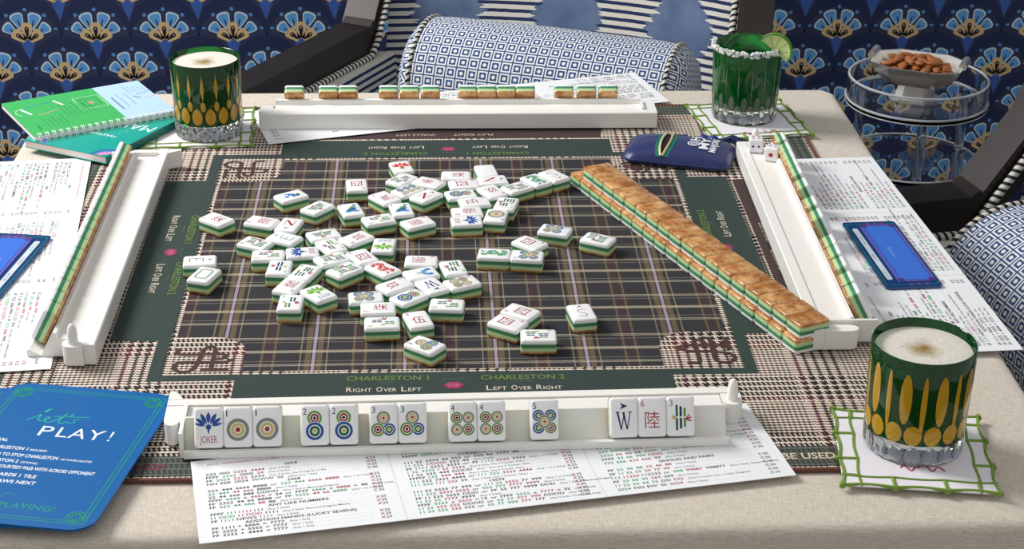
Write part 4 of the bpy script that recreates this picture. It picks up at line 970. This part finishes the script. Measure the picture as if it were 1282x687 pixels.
am.rings(ar); a0 = am.build('almond', ALM, None, 60); ame = a0.data; bpy.data.objects.remove(a0)
rnd = random.Random(21); cnt_ = 0
for lay, (ra, rb_, zz, n) in enumerate(((.038, .026, .0330, 18), (.043, .029, .0405, 26), (.040, .026, .0470, 22), (.026, .015, .0530, 10))):
    for q in range(n):
        a = 2.4*q+lay; f = math.sqrt((q+.5)/n); px, py = ra*f*math.cos(a), rb_*f*math.sin(a)
        o = link('almond', ame); ca, sa = math.cos(R(-26)), math.sin(R(-26))
        o.location = (DX+px*ca-py*sa, DY+px*sa+py*ca, DZ+zz+rnd.uniform(-.001, .001)); o.rotation_euler = (rnd.uniform(-.4, .4), rnd.uniform(-.35, .35), rnd.uniform(0, 6.28))
        tag(o, 'brown almond heaped in the silver dish', 'almond', 'almonds in the silver dish')

# ================================================================== CHAIRS AND BOLSTERS
WOOD = mat('chair_wood', '#171311', .42); nt, x, y, z, vec = coords(WOOD); setcol(WOOD, colmix(nt, noise(nt, vec, 60, 4), '#0f0c0b', '#2a211c'))
ik = mat('ikat_fabric', rough=.9); nt, x, y, z, vec = coords(ik)
jit = noise(nt, vec, 90, 3)-.5; j2 = noise(nt, vec, 25, 3)-.5
mpk = nt.nodes.new('ShaderNodeMapping'); mpk.inputs['Scale'].default_value = (.06, .06, 1); nt.links.new(vec, mpk.inputs[0]); edge_n = noise(nt, mpk.outputs[0], 160, 2)-.5
P_ = .185; tri = ((x+P_*20).mod(P_)-P_/2).abs(); vv = ((z+.05).mod(.17)-.085).abs()
inside = (tri+edge_n*.05).lt(vv*-.62+.088)
row_ = ((z+jit*.0012)/.0118).mod(1).lt(.56)
wv_ = noise(nt, vec, 700, 2)
blue = colmix(nt, (j2+.5)*1.0, '#2f4770', '#8598b4'); blue = colmix(nt, wv_*.5, blue, '#3a527e')
cc = colmix(nt, row_, '#1f2f58', '#d9d6cd'); setcol(ik, colmix(nt, inside, blue, cc)); bump(ik, wv_, .3, .001)
geo = mat('geometric_fabric', rough=.85); nt, x, y, z, vec = coords(geo, 'UV')
CL = .0163; u = ((x/CL).mod(1)-.5).abs(); v = ((y/CL).mod(1)-.5).abs(); mx_ = u.max(v); rd_ = (u*u+v*v).op('SQRT')
blueb = mx_.gt(.44).max(mx_.lt(.31)*rd_.gt(.165)); setcol(geo, colmix(nt, blueb, '#dfe2e0', '#27477e')); 
welt = mat('striped_welt', rough=.7); nt, x, y, z, vec = coords(welt, 'UV'); setcol(welt, colmix(nt, (x/.0095+y).mod(1).lt(.45), '#d8d4ca', '#15171f'))
def chair(rootloc, rz, label, AL=.34):
    c = empty('upholstered_armchair', rootloc, rz, label, 'armchair', 'dark wood armchairs'); AZ = .63; EX, EY = .305, .16
    def bar(name, path, w_, h_, mi=WOOD):               # path of (x,y,z) centre points, section w_ (sideways) x h_
        mb = MB(); rs = []; P = [Vector(q) for q in path]
        for k, q in enumerate(P):
            t = (P[min(k+1, len(P)-1)]-P[max(k-1, 0)]).normalized(); s_ = t.cross(Vector((0, 0, 1))).normalized() if abs(t.z) < .99 else Vector((1, 0, 0)); n_ = s_.cross(t)
            rs.append([q+s_*w_/2-n_*h_/2, q+s_*w_/2+n_*h_/2, q-s_*w_/2+n_*h_/2, q-s_*w_/2-n_*h_/2])
        mb.rings(rs); return mb.build(name, mi, c, 20)
    for sg in (-1, 1):
        sp = R(12)*sg; fx, fy = EX*sg+math.sin(sp)*AL, EY-math.cos(sp)*AL
        am_ = bar('arm', [(fx, fy, AZ-.022), (EX*sg, EY, AZ-.022), (EX*sg-sg*.004, EY+.020, AZ-.012)], .050, .044)
        bar('back_post', [(EX*sg, EY+.012, AZ-.030), (EX*sg-sg*.006, EY+.10, AZ+.075), (EX*sg-sg*.016, EY+.185, AZ+.26), (EX*sg-sg*.02, EY+.21, AZ+.36)], .052, .044)
        bar('leg', [(fx, fy+.02, AZ-.05), (fx, fy+.02, 0)], .044, .044); bar('leg', [(EX*sg, EY+.02, AZ-.05), (EX*sg*1.03, EY+.10, 0)], .044, .044)
        ix = -sg*.036                                    # padded inner side, piped along the wood
        m = MB(); m.rings([[(fx+ix-.018, fy+.01, .34), (fx+ix+.018, fy+.01, .34), (fx+ix+.018, fy+.01, AZ-.05), (fx+ix-.018, fy+.01, AZ-.05)], [(EX*sg+ix-.018, EY+.03, .34), (EX*sg+ix+.018, EY+.03, .34), (EX*sg+ix+.018, EY+.03, AZ-.05), (EX*sg+ix-.018, EY+.03, AZ-.05)]]); m.build('arm_padding', ik, c, 20)
        m = MB(); wx = -sg*.027; m.tube([(fx+wx, fy, AZ-.046), (EX*sg+wx, EY-.012, AZ-.046), (EX*sg+wx-sg*.006, EY+.005, AZ-.025), (EX*sg+wx-sg*.010, EY+.085, AZ+.070), (EX*sg+wx-sg*.016, EY+.165, AZ+.25), (EX*sg+wx-sg*.02, EY+.19, AZ+.35)], .0055, 8, uv=True); m.build('welt', welt, am_, 60)
    m = MB(); rs = []                                     # curved, raked backrest
    for k in range(15):
        x = -.280+.56*k/14; cv = .055*(1-(x/.280)**2)
        rs.append([(x, EY-.010+cv, .36), (x, EY+.080+cv, .36), (x*.96, EY+.27+cv, .98), (x*.96, EY+.180+cv, .98)])
    m.rings(rs); m.build('backrest', ik, c, 50)
    m = MB(); m.rings([[(x, y-.01, z) for x, y in rrect(w_, d_, .05, 5)] for w_, d_, z in ((.48, .32, .37), (.50, .34, .38), (.50, .34, .465), (.47, .31, .488))]); m.build('seat', ik, c, 60)
    m = MB(); m.box((-.28, -.17, .30), (.28, .17, .365)); m.build('seat_frame', WOOD, c, 20); return c
def at_elbow(el, a):                                      # chair root so that its left elbow stands at el
    q = Matrix.Rotation(a, 2) @ Vector((-.305, .16)); return (el[0]-q.x, el[1]-q.y, -.75)
A1_ = R(-17); chair(at_elbow((-.131, 1.104), A1_), A1_, 'dark wood armchair in blue ikat fabric at the far side of the table')
A2_ = R(-65); chair(at_elbow((.6227, .4234), A2_), A2_, 'dark wood armchair in blue ikat fabric at the right side of the table', .125)
def bolster(c, axis, r, L_, label, tilt=0):
    a = math.atan2(axis[1], axis[0]); o = empty('bolster_cushion', c, a, label, 'cushion', 'patterned bolster cushions'); o.rotation_euler = (0, tilt, a)
    m = MB(); N = 48; rs = []; prof = [(-L_/2, r*.965), (-L_/2+.03, r*.99), (-L_/4, r), (0, r*1.01), (L_/4, r), (L_/2-.03, r*.99), (L_/2, r*.965)]
    for xx, rr_ in prof: rs.append([(xx, rr_*math.cos(2*math.pi*i/N), rr_*math.sin(2*math.pi*i/N)) for i in range(N)])
    m.rings(rs, 0, False, False, lambda k, i: (prof[k][0], i/N*2*math.pi*r)); m.build('cover', geo, o, 60)
    for sg in (-1, 1):
        m = MB(); er = []; ep = [(0, 1), (.012, .93), (.022, .78), (.029, .5), (.032, .15)]
        for dx_, f in ep: er.append([(sg*(L_/2+dx_), r*.965*f*math.cos(2*math.pi*i/N), r*.965*f*math.sin(2*math.pi*i/N)) for i in range(N)])
        q45 = lambda k, i: ((ep[k][1]*r*math.cos(2*math.pi*i/N+.78)), (ep[k][1]*r*math.sin(2*math.pi*i/N+.78)))
        m.rings(er, 0, False, True, q45); ec = m.build('end_cap', geo, o, 60)
        m = MB(); m.tube([(sg*L_/2, r*.975*math.cos(2*math.pi*i/40), r*.975*math.sin(2*math.pi*i/40)) for i in range(40)], .0032, 8, closed=True, uv=True); m.build('piping', welt, ec, 60)
    return o
bolster((.156, .905, -.164), (math.cos(R(-22)), math.sin(R(-22))), .095, .375, 'blue and white geometric bolster on the far armchair')
bolster((.672, .075, -.160), (.22, -.975), .098, .36, 'blue and white geometric bolster on the right armchair')
